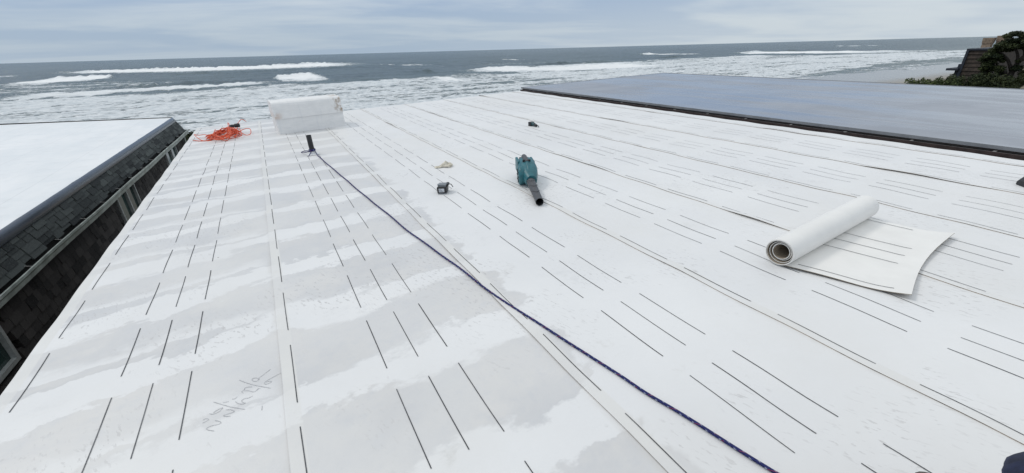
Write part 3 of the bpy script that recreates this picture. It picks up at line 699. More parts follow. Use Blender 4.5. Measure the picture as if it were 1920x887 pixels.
def foliage(name, clumps, n, size, m, parent, seed, flat=.6):
    r = np.random.default_rng(seed); vs = []; fs = []; tone = []
    vol = np.array([c[3]*c[4]*c[5] for c in clumps])**.7; vol /= vol.sum()
    for ci, c in enumerate(clumps):
        k = int(n*vol[ci]); ct = r.uniform(.15, .75)
        d = r.normal(size=(k, 3)); d /= np.linalg.norm(d, axis=1)[:, None]; rad = r.uniform(.35, 1.06, k)**.5
        p = np.array(c[:3])+d*rad[:, None]*np.array(c[3:6])
        p[:, 2] += r.normal(0, .04, k)*c[5]
        for i in range(k):
            nrm = d[i]*.5+r.normal(size=3)*.6+np.array([0, 0, flat]); nrm /= np.linalg.norm(nrm)
            a = np.cross(nrm, r.normal(size=3)); a /= np.linalg.norm(a); bb = np.cross(nrm, a); s = size*r.uniform(.55, 1.4)
            o = len(vs); vs += [p[i]-a*s*.9, p[i]+bb*s*.38, p[i]+a*s*.9, p[i]-bb*s*.38]; fs.append((o, o+1, o+2, o+3))
            tone.append(np.clip(ct+r.normal(0, .22)+.25*(r.random() < .12), 0, 1))
    me = bpy.data.meshes.new(name); me.from_pydata([tuple(v) for v in vs], [], fs); me.materials.append(m)
    a = me.attributes.new('tone', 'FLOAT', 'FACE'); a.data.foreach_set('value', tone)
    ob = bpy.data.objects.new(name, me); C.objects.link(ob); ob.parent = parent; return ob
pine = empty('pine_tree', 'wind shaped dark shore pine beside the wooden house, trunk showing under its crown', 'tree', (37.3, 7.62, -4.4))
T = MB()
limbs = [([(0, .1, 0), (.05, .08, 1.6), (-.05, .0, 3.2), (.0, -.06, 4.0), (.1, -.25, 4.6), (.1, -.6, 5.6)], [.20, .17, .14, .11, .09, .05]),
         ([(-.03, .0, 3.6), (-.15, .30, 4.2), (-.15, .65, 4.55), (-.1, 1.0, 4.75)], [.09, .07, .05, .03]), ([(.0, -.06, 4.0), (.05, .10, 4.55), (.0, .45, 5.05), (0, .7, 5.3)], [.08, .06, .04, .02]),
         ([(.02, -.1, 4.2), (.2, -.6, 4.5), (.2, -1.2, 4.9)], [.08, .06, .04]), ([(-.04, .02, 3.3), (-.2, .35, 3.7), (-.2, .75, 3.95)], [.07, .05, .03]), ([(.05, -.2, 4.5), (.3, .1, 5.2), (.4, .2, 5.7)], [.07, .05, .03])]
for p, r in limbs: T.tube(smooth_path(p, 4), [float(np.interp(i/4, range(len(r)), r)) for i in range(4*(len(p)-1)+1)], 8)
T.build('trunk', BARK, pine)
cl = []
r_ = random.Random(5)
for (yy, zl, zt) in ((1.22, 4.25, 4.62), (1.1, 4.45, 4.95), (.95, 4.5, 5.35), (.75, 4.7, 5.65), (.5, 4.8, 5.85), (.25, 4.75, 6.05), (0, 4.8, 6.25), (-.3, 4.8, 6.4), (-.7, 4.7, 6.4), (-1.2, 4.6, 6.6), (-1.8, 4.6, 6.7)):
    for q in range(6):
        z0 = r_.uniform(zl, zt-.14); cl.append((r_.uniform(-.9, .8), yy+r_.uniform(-.12, .12), z0, r_.uniform(.30, .55), r_.uniform(.16, .28), r_.uniform(.09, .17)))
for q in range(16): cl.append((r_.uniform(-.9, .4), r_.uniform(.62, 1.22), r_.uniform(3.75, 4.5), .3, .2, .14))
for q in range(18): cl.append((r_.uniform(-.9, .3), r_.uniform(-1.2, 1.2), r_.uniform(3.0, 3.85), .35, .24, .17))
for q in range(10): cl.append((r_.uniform(-.7, .4), r_.uniform(-.9, .6), r_.uniform(4.15, 4.6), .2, .13, .08))
foliage('crown', cl, 30000, .065, PINE_L, pine, 4)
def shrub(loc, ext, top, label, n, seed, size=.06, group='shrubs growing below the pine', m=SHRUB_L, base=-4.2):
    o = empty('shrub', label, 'shrub', (loc[0], loc[1], base), group); r = random.Random(seed); t = top-base; cl = []; st = MB()
    for i in range(16):
        x, y = r.uniform(-ext[0], ext[0]), r.uniform(-ext[1], ext[1]); e = 1-.40*((x/ext[0])**2+(y/ext[1])**2)/2
        hz_ = t*r.uniform(.84, 1.0)*(.93+.07*e); cl.append((x, y, hz_-.22, ext[0]*.38, ext[1]*.36, .26))
        cl.append((x, y, hz_-.65, ext[0]*.42, ext[1]*.34, .45))
        st.tube([(x*.3, y*.3, 0), (x*.7, y*.7, t*.5), (x, y, hz_-.2)], [.05, .03, .012], 5)
    st.build('stem', BARK, o); foliage('foliage', cl, n, size, m, o, seed); return o
shrub((32.2, 10.45), (.8, .55), -1.10, 'lowest shrub at the seaward tip of the row, just clearing the grey roof edge', 4000, 1)
shrub((32.8, 9.88), (.9, .62), -.90, 'bright green shrub between the row tip and the balcony of the wooden house', 6000, 2)
shrub((33.8, 9.30), (.9, .60), -.88, 'mid green shrub directly below the balcony of the wooden house', 6000, 3)
shrub((34.8, 8.80), (.9, .60), -.76, 'dark shrub at the foot of the wooden siding', 7000, 6, m=PINE_L)
shrub((35.3, 8.15), (.9, .42), -.66, 'taller dark shrub between the siding and the pine trunk', 8000, 9, m=PINE_L)
shrub((35.5, 7.35), (.9, .50), -.80, 'dark shrub in front of the pine trunk by the frame edge', 8000, 8, m=PINE_L)
# left gap: salal at the end of the passage, bush tips over the eave
shrub((-3.75, 29.8), (1.0, .6), -2.62, 'dark low bush at the end of the passage between the houses', 6000, 12, .09, None, m=PINE_L)
ob = shrub((-.55, 10.6), (.55, .3), -.20, 'grey green bush tips poking over the eave behind the orange cord', 3500, 14, .05, None)

# ------------------------------------------------------------------ things lying on the roof
# white curb box at the far eave
def curb_mat():
    m, g, b = mat('weathered_white_curb'); co = g.coord(); x, y, z = g.sep(co)
    n = g.noise(g.mul(co, (1, 1, 3)), 6, 6, .65); s = g.noise(g.mul(co, (7, 1, .8)), 3, 4, .6)
    base = g.mix(g.step(n, .3, .7), (.75, .745, .735), (.825, .815, .80))
    base = g.mix(g.math('MULTIPLY', g.step(s, .52, .7), .30), base, (.66, .67, .69))
    rz = g.noise(co, 9, 5, .7)
    rr = g.math('MULTIPLY', g.math('MULTIPLY', g.step(x, .30, .46), g.step(z, .20, .27)), g.step(rz, .46, .62))
    rl = g.math('MULTIPLY', g.math('MULTIPLY', g.step(x, -.34, -.47), g.math('MULTIPLY', g.step(z, .34, .26), g.step(z, .20, .235))), g.step(rz, .44, .6))
    tp = g.math('MULTIPLY', g.step(z, .36, .395), g.step(rz, .62, .7))
    base = g.mix(g.math('MULTIPLY', g.math('MAXIMUM', rr, tp), .9), base, (.30, .21, .13))
    base = g.mix(g.math('MULTIPLY', rl, .6), base, (.50, .33, .23))
    pset(g, b, base, .6, 0, g.bump(n, .35, .006)); return m
CURB = curb_mat()
cb = empty('roof_curb', 'weathered white box wrapped in membrane with rust stains at the far eave', 'roof curb'); onroof(cb, (.545, 7.18, 0), .07)
def wrap(xs_, prof, name):
    q = MB(); rows = []
    for i in range(13):
        a = -1+2*i/12; rows.append([(a*xs_(j/(len(prof)-1)), p[0]+.0012*math.sin(i*1.7+j*.3), p[1]+.0012*math.sin(i*2.3)) for j, p in enumerate(prof)])
    q.loft(rows, 0, True, True, False); return q.build(name, CURB, cb, .002)
wrap(lambda t: .478, [(-.045, 0), (-.018, .235), (.50, .235), (.52, 0)], 'lower_panel')
up_p = [(-.034, .214), (-.008, .395), (.004, .425), (.028, .444), (.06, .452), (.42, .452), (.46, .44), (.49, .40), (.51, .214)]
wrap(lambda t: .484, up_p, 'upper_cover')
# vent pipe
vp = empty('vent_pipe', 'short black vent pipe sticking up with blue rope tied round its foot', 'pipe'); pb = at(587, 289); onroof(vp, (pb.x, pb.y, 0))
q = MB(); rings = []
for rr, zz_ in ((.0285, .0), (.0285, .222), (.0235, .222), (.0235, .10)):
    rings.append([(rr*math.cos(2*PI*k/20), rr*math.sin(2*PI*k/20), zz_) for k in range(20)])
q.loft(rings, 0, True, False, False); q.add([(.0235*math.cos(2*PI*k/20), .0235*math.sin(2*PI*k/20), .10) for k in range(20)], [tuple(range(20))]); q.build('pipe', PIPE_M, vp)
q = MB(); q.loft([[(r2*math.cos(2*PI*k/20), r2*math.sin(2*PI*k/20), z2) for k in range(20)] for r2, z2 in ((.075, .0), (.072, .007), (.036, .012), (.031, .035))], 0, True, False, True); q.build('boot_collar', PLAIN_WHITE, vp)
# rope
m, g, b = mat('navy_braided_rope'); uv = g.attr('along')[2]; ar = g.attr('around')[2]
t1 = g.math('FRACT', g.math('ADD', g.math('MULTIPLY', uv, 24.0), ar)); t2 = g.math('FRACT', g.math('SUBTRACT', g.math('MULTIPLY', uv, 24.0), ar))
fk = g.math('FRACT', g.math('MULTIPLY', uv, 13.7)); 
fleck = g.math('MULTIPLY', g.step(t1, .80, .86), g.step(t2, .62, .70)); red = g.math('MULTIPLY', g.step(t2, .86, .9), g.step(fk, .55, .6))
base = g.mix(g.step(g.noise(g.comb(g.math('MULTIPLY', uv, 180.), g.math('MULTIPLY', ar, 6.), 0.), 1.0, 2), .35, .65), (.008, .011, .055), (.026, .034, .16))
base = g.mix(g.math('MULTIPLY', fleck, .85), base, (.42, .45, .58)); base = g.mix(g.math('MULTIPLY', red, .7), base, (.30, .04, .05))
pset(g, b, base, .75, 0, g.bump(g.math('MAXIMUM', t1, t2), .5, .003), .3); ROPE_M = m
def rope_mesh(name, pts, r, parent, mt, n=8):
    q = MB(); q.tube(pts, r, n); ob = q.build(name, mt, parent); me = ob.data
    L = [0]
    for i in range(1, len(pts)): L.append(L[-1]+(Vector(pts[i])-Vector(pts[i-1])).length)
    al = [L[i] for i in range(len(pts)) for k in range(n)]; ar = [k/n*2 if k <= n/2 else (n-k)/n*2 for i in range(len(pts)) for k in range(n)]
    al += [0]*(len(me.vertices)-len(al)); ar += [0]*(len(me.vertices)-len(ar))
    for nm, vals in (('along', al), ('around', ar)): a = me.attributes.new(nm, 'FLOAT', 'POINT'); a.data.foreach_set('value', vals)
    return ob
rp = empty('safety_rope', 'navy blue rope stretched across the white roof from the black pipe', 'rope'); onroof(rp)
RR_ = .0050
line = [(pb.x+.030, pb.y-.02, .030)]+[(*at(px, py)[:2], 0) for px, py in ((601,297.5),(643,333.5),(687,371),(728,404),(772,440),(813,470),(854.6,500),(904.5,539.6),(962,578),(1010,609.5),(1058,640),(1100,665.8),(1160,705),(1210.6,740.6),(1265,773),(1321,807.7),(1385,848),(1450,888))]+[(.985, .19, .02), (1.0, .05, .10)]
pts = smooth_path(line, 9)
pts = [Vector((p.x, p.y, max(p.z, roof_z(p.x, p.y)+RR_))) for p in pts]
rope_mesh('line', pts, RR_, rp, ROPE_M)
kn = []
for i in range(60):
    a = 2*PI*i/20+.4; kn.append((pb.x+.0335*math.cos(a), pb.y+.0335*math.sin(a), .038+.022*i/60+.002*math.sin(a*2)))
rope_mesh('hitch', [Vector(p) for p in kn], .0050, rp, ROPE_M)
bight = smooth_path([(pb.x-.03, pb.y-.02, .045), (pb.x-.075, pb.y+.00, .05), (pb.x-.115, pb.y+.03, .035), (pb.x-.10, pb.y+.055, .02), (pb.x-.045, pb.y+.03, .028), (pb.x-.02, pb.y-.04, .036), (pb.x-.045, pb.y-.085, .014), (pb.x-.06, pb.y-.12, .009)], 8)
rope_mesh('loose_end', bight, .0046, rp, ROPE_M)
# loose roll of membrane
rl = empty('membrane_roll', 'partly unrolled roll of white lined membrane lying loose on the roof', 'roll'); onroof(rl)
A0 = Vector((2.092, .952, .0)); A1 = Vector((3.105, 1.005, .0)); ax = (A1-A0); LEN = ax.length; ax.normalize(); pr = Vector((ax.y, -ax.x, 0))   # pr points to the viewer side
RO, RI, TURN = .0715, .034, 6.3
def roll_pt(s, w):      # w along axis 0..1, s angle parameter
    rad = RI+(RO-RI)*s; ang = 2*PI*TURN*s-PI/2-2*PI*TURN
    wob = .0035*math.sin(9*s+2)*math.exp(-w*7)
    return A0+ax*(LEN*w+.012*math.sin(s*6)*(1 if w < .01 else .3))+pr*((rad+wob)*math.cos(ang))+Vector((0, 0, RO+.004+(rad+wob)*math.sin(ang)))
q = MB(); NS, NW = 190, 10; th = .0032
outer = [[roll_pt(i/NS, j/NW) for j in range(NW+1)] for i in range(NS+1)]
def flat_pt(t, w):      # t 0 at the roll .. 1 at the free edge
    base = roll_pt(1, w)
    c2, c1 = Vector((2.245, .463, 0)), Vector((3.165, .592, 0))
    endp = c2+(c1-c2)*w
    p = base.lerp(endp, t); lift = .024*max(0, (t-.62)/.38)**2*(.55+.9*abs(w-.42))+.012*math.sin(t*5+w*3)*t*(1-t)
    p.x += .05*math.sin(w*PI)*t*t*-.4; p.z = .0075+.0035*(1-t)+max(0, lift)+roof_z(p.x, p.y)*.3
    p.y += .03*math.sin(w*PI)*t*t
    return p
NT = 22
flap = [[flat_pt(i/NT, j/NW) for j in range(NW+1)] for i in range(NT+1)]
def strip(rows, off):
    a = [[tuple(p) for p in r] for r in rows]; b2 = []
    for i, r in enumerate(rows):
        row = []
        for j, p in enumerate(r):
            d1 = rows[min(i+1, len(rows)-1)][j]-rows[max(i-1, 0)][j]; d2 = r[min(j+1, NW)]-r[max(j-1, 0)]; n = d1.cross(d2).normalized(); row.append(tuple(p+n*off))
        b2.append(row)
    return a, b2
def two_sided(rows, name, off):
    a, b2 = strip(rows, off); q = MB(); q.loft(a, 0, False, False, True); q.loft([r[::-1] for r in b2], 1, False, False, True)
    for s_ in (0, NW): q.add([x for i in range(len(a)) for x in (a[i][s_], b2[i][s_])], [(2*i, 2*i+1, 2*i+3, 2*i+2) for i in range(len(a)-1)], 1)
    for e_ in (0, len(a)-1): q.add([x for j in range(NW+1) for x in (a[e_][j], b2[e_][j])], [(2*j, 2*j+1, 2*j+3, 2*j+2) for j in range(NW)], 1)
    return q
q = two_sided(outer, 'r', -th); q.build('rolled_tube', [ROLL_BACK, CREAM], rl)
q = two_sided(flap, 'f', -.0030)
def flap_at(v_, w): return flat_pt(v_, w)
for w, t0, t1 in ((.385, .02, .80), (.515, .02, .80), (.640, .02, .80), (.045, .14, .88), (.955, .05, .62)):
    p = []
    for i in range(13):
        t = t0+(t1-t0)*i/12; c = flap_at(t, w); n = Vector((0, 0, .0018)); p += [tuple(c-ax*.0019+n), tuple(c+ax*.0019+n)]
    q.add(p, [(2*i, 2*i+1, 2*i+3, 2*i+2) for i in range(12)], 2)
fo = q.build('loose_sheet', [CREAM, ROLL_BACK, INK], rl)
# leaf blower
tip, root_, rear = at(1012, 378, .036), at(995, 339, .072), at(980, 304, .115)
bl = empty('leaf_blower', 'teal leaf blower with dark ribbed nozzle lying on the white roof', 'leaf blower')
dx = Vector((root_.x-tip.x, root_.y-tip.y, 0)).normalized(); onroof(bl, (tip.x, tip.y, 0), math.atan2(dx.y, dx.x))
# local: x from nozzle mouth to the rear, y sideways, z up
LT = (Vector((root_.x-tip.x, root_.y-tip.y, 0))).length
q = MB()
def ring(x, y, z, ry, rz, n=20, tilt=0, pw=1): 
    out = []
    for k in range(n):
        a = 2*PI*k/n; ca, sa = math.cos(a), math.sin(a); ca = math.copysign(abs(ca)**pw, ca); sa = math.copysign(abs(sa)**pw, sa)
        out.append((x+tilt*rz*sa, y+ry*ca, z+rz*sa))
    return out
R0 = .0295; rg = []
prof_n = [(0, R0, 0), (.010, R0+.0015, 0)]
for i in range(1, 24):
    f = i/24; prof_n.append((f*LT, R0+.0055*f, 0))
for x_, r_0, _ in prof_n: rg.append(ring(x_, 0, R0+.003+(.072-.036)*x_/LT, r_0, r_0, 20))
q.loft(rg, 0, True, False, True)
ins = [ring(x_, 0, R0+.003+(.036)*x_/LT, r_1, r_1, 20) for x_, r_1 in ((0, R0), (.003, R0-.003), (.12, R0-.003))]
q.loft(ins, 1, True, False, True); q.add(ins[-1], [tuple(range(20))], 1)
for s_ in (-1, 1):                                # twisted grip fins on the nozzle
    for xf_ in (.28, .55, .80):
        a0 = 1.1*s_; pts_ = []
        for i in range(7):
            a = PI/2+s_*(.15+.20*i); xx = xf_*LT+.012*i; rr = R0+.0055*xf_+.001; zc = R0+.003+.036*xx/LT; pts_.append((xx, rr*math.cos(a), zc+rr*math.sin(a)))
        q.tube(pts_, .0042, 6, 0)
q.build('nozzle', [DARK_GREY_PLASTIC, BLACK_PLASTIC], bl)
q = MB(); bx = LT-.01
secs = [(0, .044, .046, .072, 1), (.02, .050, .052, .075, .9), (.06, .060, .060, .082, .8), (.11, .072, .070, .090, .75), (.17, .080, .082, .098, .75), (.24, .080, .084, .104, .75), (.30, .074, .076, .112, .75), (.35, .064, .066, .120, .75), (.375, .052, .054, .124, .75)]
q.loft([ring(bx+x_, -.006, z_, a_, b_, 24, 0, pw) for x_, a_, b_, z_, pw in secs], 0, True, True, True); q.build('motor_body', TEAL, bl)
q = MB(); fx, fz = bx+.135, .086                     # round fan housing on the left flank
rg = []
for yy, rr in ((.030, .070), (.042, .078), (.070, .079), (.083, .072), (.087, .060)):
    rg.append([(fx+rr*math.cos(2*PI*k/28), yy, fz+rr*math.sin(2*PI*k/28)) for k in range(28)])
q.loft(rg, 0, True, True, True)
for i in range(8):
    a = 2*PI*i/8; q.hexa([(fx+r3*math.cos(a+d3), yy3, fz+r3*math.sin(a+d3)) for yy3 in (.0872, .090) for r3, d3 in ((.02, -.2), (.06, -.06), (.06, .06), (.02, .2))], 1)
fo = q.build('fan_housing', [TEAL, BLACK_PLASTIC], bl)
fo.rotation_euler = (0, 0, 0)
q = MB(); hp = smooth_path([(bx+.06, 0, .118), (bx+.12, 0, .150), (bx+.19, 0, .172), (bx+.27, 0, .184), (bx+.345, 0, .186), (bx+.385, 0, .168), (bx+.380, 0, .130)], 5)
q.tube(hp, [.021-.003*abs(i-15)/15 for i in range(len(hp))], 12); ho = q.build('handle', TEAL, bl)
q = MB(); gp_ = [p+Vector((0, 0, .0035)) for p in hp[10:24]]; q.tube(gp_, .0215, 12); q.build('grip', DARK_GREY_PLASTIC, ho)
q = MB(); q.box((bx+.20, -.034, .160), (bx+.212, -.008, .1985)); q.build('vent_slot', BLACK_PLASTIC, ho)
q = MB(); q.box((bx+.20, .008, .160), (bx+.212, .034, .1985)); q.build('vent_slot', BLACK_PLASTIC, ho)
q = MB(); q.box((bx+.355, -.040, .072), (bx+.425, .036, .168)); q.box((bx+.36, -.036, .05), (bx+.41, .032, .073)); q.build('battery', BLACK_PLASTIC, bl, .006)
for y0_, y1_, z1_ in ((-.080, -.056, .168), (.048, .072, .176)):
    q = MB(); q.box((bx+.25, y0_, .06), (bx+.41, y1_, z1_)); q.build('battery_shroud', TEAL, bl, .008)
# battery pack
p = (at(820, 364)+at(838.5, 363.5))/2; bt = empty('battery_pack', 'black power tool battery with pale sticker standing alone on the white roof', 'battery')
e_ = at(838.5, 363.5)-at(820, 364); onroof(bt, (p.x, p.y, 0), math.atan2(e_.y, e_.x))
q = MB(); q.hexa([(-.039, -.004, .006), (.039, -.004, .006), (.037, .098, .006), (-.037, .098, .006), (-.042, -.002, .056), (.042, -.002, .056), (.039, .100, .056), (-.039, .100, .056)]); q.build('case', BLACK_PLASTIC, bt, .007)
q = MB(); q.box((-.034, .012, .0565), (.034, .096, .068)); q.box((-.038, .014, .0685), (.038, .050, .075)); q.build('slide_rail', GREY_PLASTIC, bt, .003)
q = MB(); q.box((-.023, -.0085, .018), (.021, -.0055, .047)); st_ = q.build('sticker', STICKER, bt)
q = MB()
for i in range(3): q.box((-.019, -.0092, .023+.008*i), (.013-.009*i % .02, -.0087, .026+.008*i))
q.build('print', GREY_PLASTIC, st_)
q = MB(); q.box((.030, .03, .058), (.052, .085, .074)); q.tube([(.05, .06, .066), (.070, .055, .064), (.088, .03, .050)], .004, 6); q.build('release_button', BLACK_PLASTIC, bt, .002)
q = MB(); q.box((-.036, .0, .0), (.036, .09, .007)); q.build('base_plate', GREY_PLASTIC, bt)
# small cordless driver further off
p = at(994, 236); e_ = at(1013, 239.5)-p; dr = empty('cordless_driver', 'small dark teal cordless driver lying near the far strips of the white roof', 'power tool'); onroof(dr, (p.x, p.y, 0), math.atan2(e_.y, e_.x))
q = MB(); q.box((-.005, -.034, .0), (.052, .034, .060)); q.build('battery', BLACK_PLASTIC, dr, .006)
q = MB(); q.box((-.0065, -.017, .020), (-.0055, .010, .045)); q.build('sticker', STICKER, dr)
q = MB(); q.loft([ring(x_, y_, z_, a_, b_, 14, 0, .8) for x_, y_, z_, a_, b_ in ((.045, 0, .038, .028, .026), (.07, 0, .036, .024, .024), (.10, -.006, .032, .022, .022), (.115, -.01, .030, .021, .020))], 0, True, True, True); q.build('body', DARK_TEAL, dr)
q = MB(); q.loft([ring(x_, y_, z_, a_, b_, 14) for x_, y_, z_, a_, b_ in ((.112, -.01, .030, .019, .019), (.145, -.014, .026, .020, .020), (.165, -.016, .024, .015, .015))], 0, True, True, True); q.tube([(.16, -.016, .024), (.185, -.016, .030), (.198, -.012, .022), (.200, -.012, .006)], .005, 6); q.build('nose', BLACK_PLASTIC, dr)
# soiled cotton glove
gl_ = empty('work_glove', 'crumpled beige cotton glove lying between two printed lines', 'glove'); p = at(830, 313); onroof(gl_, (p.x, p.y, 0), -.25)
bm_ = bmesh.new(); bmesh.ops.create_grid(bm_, x_segments=40, y_segments=26, size=.5)
for v in bm_.verts:
    X_, Y_ = v.co.x*2, v.co.y*2
    wid = .033+.020*max(0, X_)-.006*X_*X_; x_ = X_*.080; y_ = Y_*wid+.010*math.sin(X_*3)
    if X_ > .25: y_ += .010*math.sin(Y_*PI*2.2)*(X_-.25)
    hgt_ = (1-Y_**4)*(1-abs(X_)**7)*(.020+.013*math.sin(X_*3.3+.5)+.016*float(fbm(np.array(X_*2.3+5), np.array(Y_*1.9), 4, 31)))
    cup = .024*math.exp(-((X_-.55)/.28)**2-((Y_+.1)/.35)**2) 
    v.co = (x_, y_, max(.004, .005+hgt_+cup-.02*math.exp(-((X_-.62)/.13)**2-((Y_-.15)/.28)**2)))
me = bpy.data.meshes.new('palm'); bm_.to_mesh(me); bm_.free(); me.polygons.foreach_set('use_smooth', [True]*len(me.polygons)); me.materials.append(RAG_M)
po = bpy.data.objects.new('palm', me); C.objects.link(po); po.parent = gl_; sd = po.modifiers.new('thick', 'SOLIDIFY'); sd.thickness = .003; sd.offset = -1
q = MB()
for i, (yy, ln) in enumerate(((-.034, .040), (-.012, .052), (.012, .048), (.034, .034))):
    q.tube(smooth_path([(.055, yy*.7, .014), (.075, yy*.9, .020+.004*(i % 2)), (.075+ln*.5, yy+.004, .013)], 4), [.011-.0006*k for k in range(9)], 8)
q.tube(smooth_path([(.02, -.030, .012), (.045, -.052, .016), (.07, -.056, .010)], 4), [.011-.0006*k for k in range(9)], 8)
q.build('finger', RAG_M, gl_)
# orange extension cord in a heap
m, g, b = mat('orange_cord'); n = g.noise(g.coord(), 30, 3); pset(g, b, g.mix(g.step(n, .3, .7), (.60, .075, .025), (.80, .13, .045)), .45, 0, None, .4); ORANGE = m
ec = empty('extension_cord', 'tangled heap of orange extension cord with black socket end by the eave', 'cord'); onroof(ec)
r = random.Random(11); pc = at(422, 256); hp = []
ang = 0
for i in range(150):
    ang += r.uniform(.45, .75); rx = .34*r.uniform(.35, 1.0); ryy = .30*r.uniform(.3, 1.0)
    hp.append((pc.x+.02*math.sin(i*.3)+rx*math.cos(ang)*.66, pc.y+.10*math.sin(i*.17)+ryy*math.sin(ang)*1.30, .008+.17*r.random()**1.4*max(0, 1-math.hypot(rx*math.cos(ang)*1.6, ryy*math.sin(ang)*1.9)/.62)+.014*r.random()))
lead = [(*at(362, 264)[:2], .008), (*at(376, 265.5)[:2], .008), (*at(395, 264.5)[:2], .008), (*at(400, 262)[:2], .008)]
loops = [[at(400, 263), at(388, 258), at(374, 257.5), at(368, 263), at(380, 265.5), at(396, 263)], [at(440, 258), at(455, 251), at(470, 249), at(471, 253), at(462, 255), at(448, 252), at(438, 254)],
         [at(408, 255), at(418, 245), at(428, 240), at(438, 239.5), at(446, 243), at(436, 248)], [at(430, 243), at(429, 236), at(433, 239), at(440, 241)], [at(442, 236), at(448, 232), at(455, 230.5), at(462, 229)],
         [at(448, 244), at(452, 250), at(455, 258), at(449, 260), at(442, 259)], [at(398, 256), at(406, 251), at(420, 251), at(434, 248), at(446, 250)]]
q = MB()
q.tube(smooth_path(lead+hp, 5), .0052, 6)
for L in loops: q.tube(smooth_path([(a.x, a.y, .010+.07*r.random()*(0 < ia < len(L)-1)) for ia, a in enumerate(L)], 8), .0052, 6)
q.build('cable', ORANGE, ec)
e1, e2 = at(433, 243.5), at(450, 240.5)
q = MB(); pts_ = [Vector((e1.x, e1.y, .055)), Vector((e1.x, e1.y, .055)).lerp(Vector((e2.x, e2.y, .05)), .25), Vector((e1.x, e1.y, .055)).lerp(Vector((e2.x, e2.y, .05)), .5), Vector((e1.x, e1.y, .055)).lerp(Vector((e2.x, e2.y, .05)), .55), Vector((e2.x, e2.y, .05))]
q.tube(pts_, [.022, .026, .022, .032, .034], 10); q.build('socket_end', BLACK_PLASTIC, ec)
# tool pouch at the right edge of the picture
tb = empty('tool_pouch', 'black tool pouch with tan stripe at the right end of the white roof', 'tool pouch'); p = at(1912, 351); onroof(tb, (p.x+.012, p.y+.0, 0), -.75)
q = MB(); q.loft([ring(x_, 0, z_, a_, b_, 20, 0, .6) for x_, a_, b_, z_ in ((.0, .045, .020, .021), (.03, .055, .036, .038), (.09, .065, .058, .060), (.18, .07, .07, .072), (.26, .062, .066, .068), (.30, .04, .04, .045))], 0, True, True, True); q.build('bag', BLACK_PLASTIC, tb)
q = MB(); q.loft([ring(x_, 0, z_, a_, b_, 20, 0, .6) for x_, a_, b_, z_ in ((.040, .060, .043, .043), (.065, .0645, .053, .053))], 0, True, True, True); q.build('stripe', TAN, tb)
q = MB(); q.tube(smooth_path([(.05, .03, .085), (.03, .02, .125), (.09, .0, .165), (.17, -.01, .165), (.22, .0, .135)], 5), .009, 8); q.build('strap', GREY_PLASTIC, tb)

# ------------------------------------------------------------------ the person sitting on the roof, mostly outside the picture
J = {'pelvis': (.66, -.36, .16), 'spine': (.60, -.42, .34), 'chest': (.52, -.49, .54), 'neck': (.48, -.52, .68), 'headb': (.49, -.50, .76), 'head': (.50, -.49, .86), 'crownh': (.50, -.49, .93),
     'lhip': (.60, -.29, .15), 'lknee': (.902, -.052, .480), 'lank': (1.045, -.035, .09), 'lheel': (1.01, -.07, .055), 'ltoe': (1.16, .033, .045),
     'rhip': (.73, -.43, .15), 'rknee': (1.05, -.27, .47), 'rank': (1.22, -.24, .09), 'rtoe': (1.34, -.15, .045),
     'lsh': (.41, -.36, .62), 'lelb': (.37, -.28, .36), 'lwri': (.36, -.30, .09), 'lhand': (.37, -.26, .035), 'rsh': (.62, -.64, .62), 'relb': (.84, -.50, .44), 'rwri': (1.02, -.34, .535), 'rhand': (1.07, -.285, .545)}
RAD = {'pelvis': .135, 'spine': .135, 'chest': .15, 'neck': .062, 'headb': .075, 'head': .098, 'crownh': .07, 'lhip': .095, 'lknee': .062, 'lank': .050, 'lheel': .045, 'ltoe': .036, 'rhip': .095, 'rknee': .062, 'rank': .05, 'rtoe': .036, 'lsh': .07, 'lelb': .048, 'lwri': .034, 'lhand': .03, 'rsh': .07, 'relb': .048, 'rwri': .034, 'rhand': .03}
E_ = [('pelvis', 'spine'), ('spine', 'chest'), ('chest', 'neck'), ('neck', 'headb'), ('headb', 'head'), ('head', 'crownh'), ('pelvis', 'lhip'), ('lhip', 'lknee'), ('lknee', 'lank'), ('lank', 'ltoe'), ('pelvis', 'rhip'), ('rhip', 'rknee'), ('rknee', 'rank'), ('rank', 'rtoe'), ('chest', 'lsh'), ('lsh', 'lelb'), ('lelb', 'lwri'), ('lwri', 'lhand'), ('chest', 'rsh'), ('rsh', 'relb'), ('relb', 'rwri'), ('rwri', 'rhand')]
del J['lheel'], RAD['lheel']
for base_, dirv in (('lhand', Vector((.6, .75, -.05))), ('rhand', Vector((.75, .6, -.35)))):
    side = Vector((-dirv.y, dirv.x, 0)).normalized(); dirv.normalize(); b0 = Vector(J[base_])
    for fi, (off, ln) in enumerate(((-.026, .066), (-.009, .076), (.009, .072), (.026, .056), (-.036, .045))):
        n0, n1, n2_ = f'{base_}f{fi}a', f'{base_}f{fi}b', f'{base_}f{fi}c'
        sp = side*off*1.0; d0 = (dirv+side*(off*6)).normalized() if fi < 4 else (dirv*.5-side).normalized()
        J[n0] = tuple(b0+sp+dirv*.022*(fi < 4)); J[n1] = tuple(b0+sp+dirv*.022*(fi < 4)+d0*ln*.55+Vector((0, 0, .004))); J[n2_] = tuple(b0+sp+dirv*.022*(fi < 4)+d0*ln+Vector((0, 0, -.012)))
        RAD[n0] = .010; RAD[n1] = .0088; RAD[n2_] = .0075
        E_ += [(base_, n0), (n0, n1), (n1, n2_)]
names = list(J); names.remove('pelvis'); names = ['pelvis']+names
me = bpy.data.meshes.new('person'); me.from_pydata([J[n_] for n_ in names], [(names.index(a), names.index(b_)) for a, b_ in E_], [])
pe = bpy.data.objects.new('person', me); C.objects.link(pe)
sk = pe.modifiers.new('skin', 'SKIN'); sk.use_smooth_shade = True
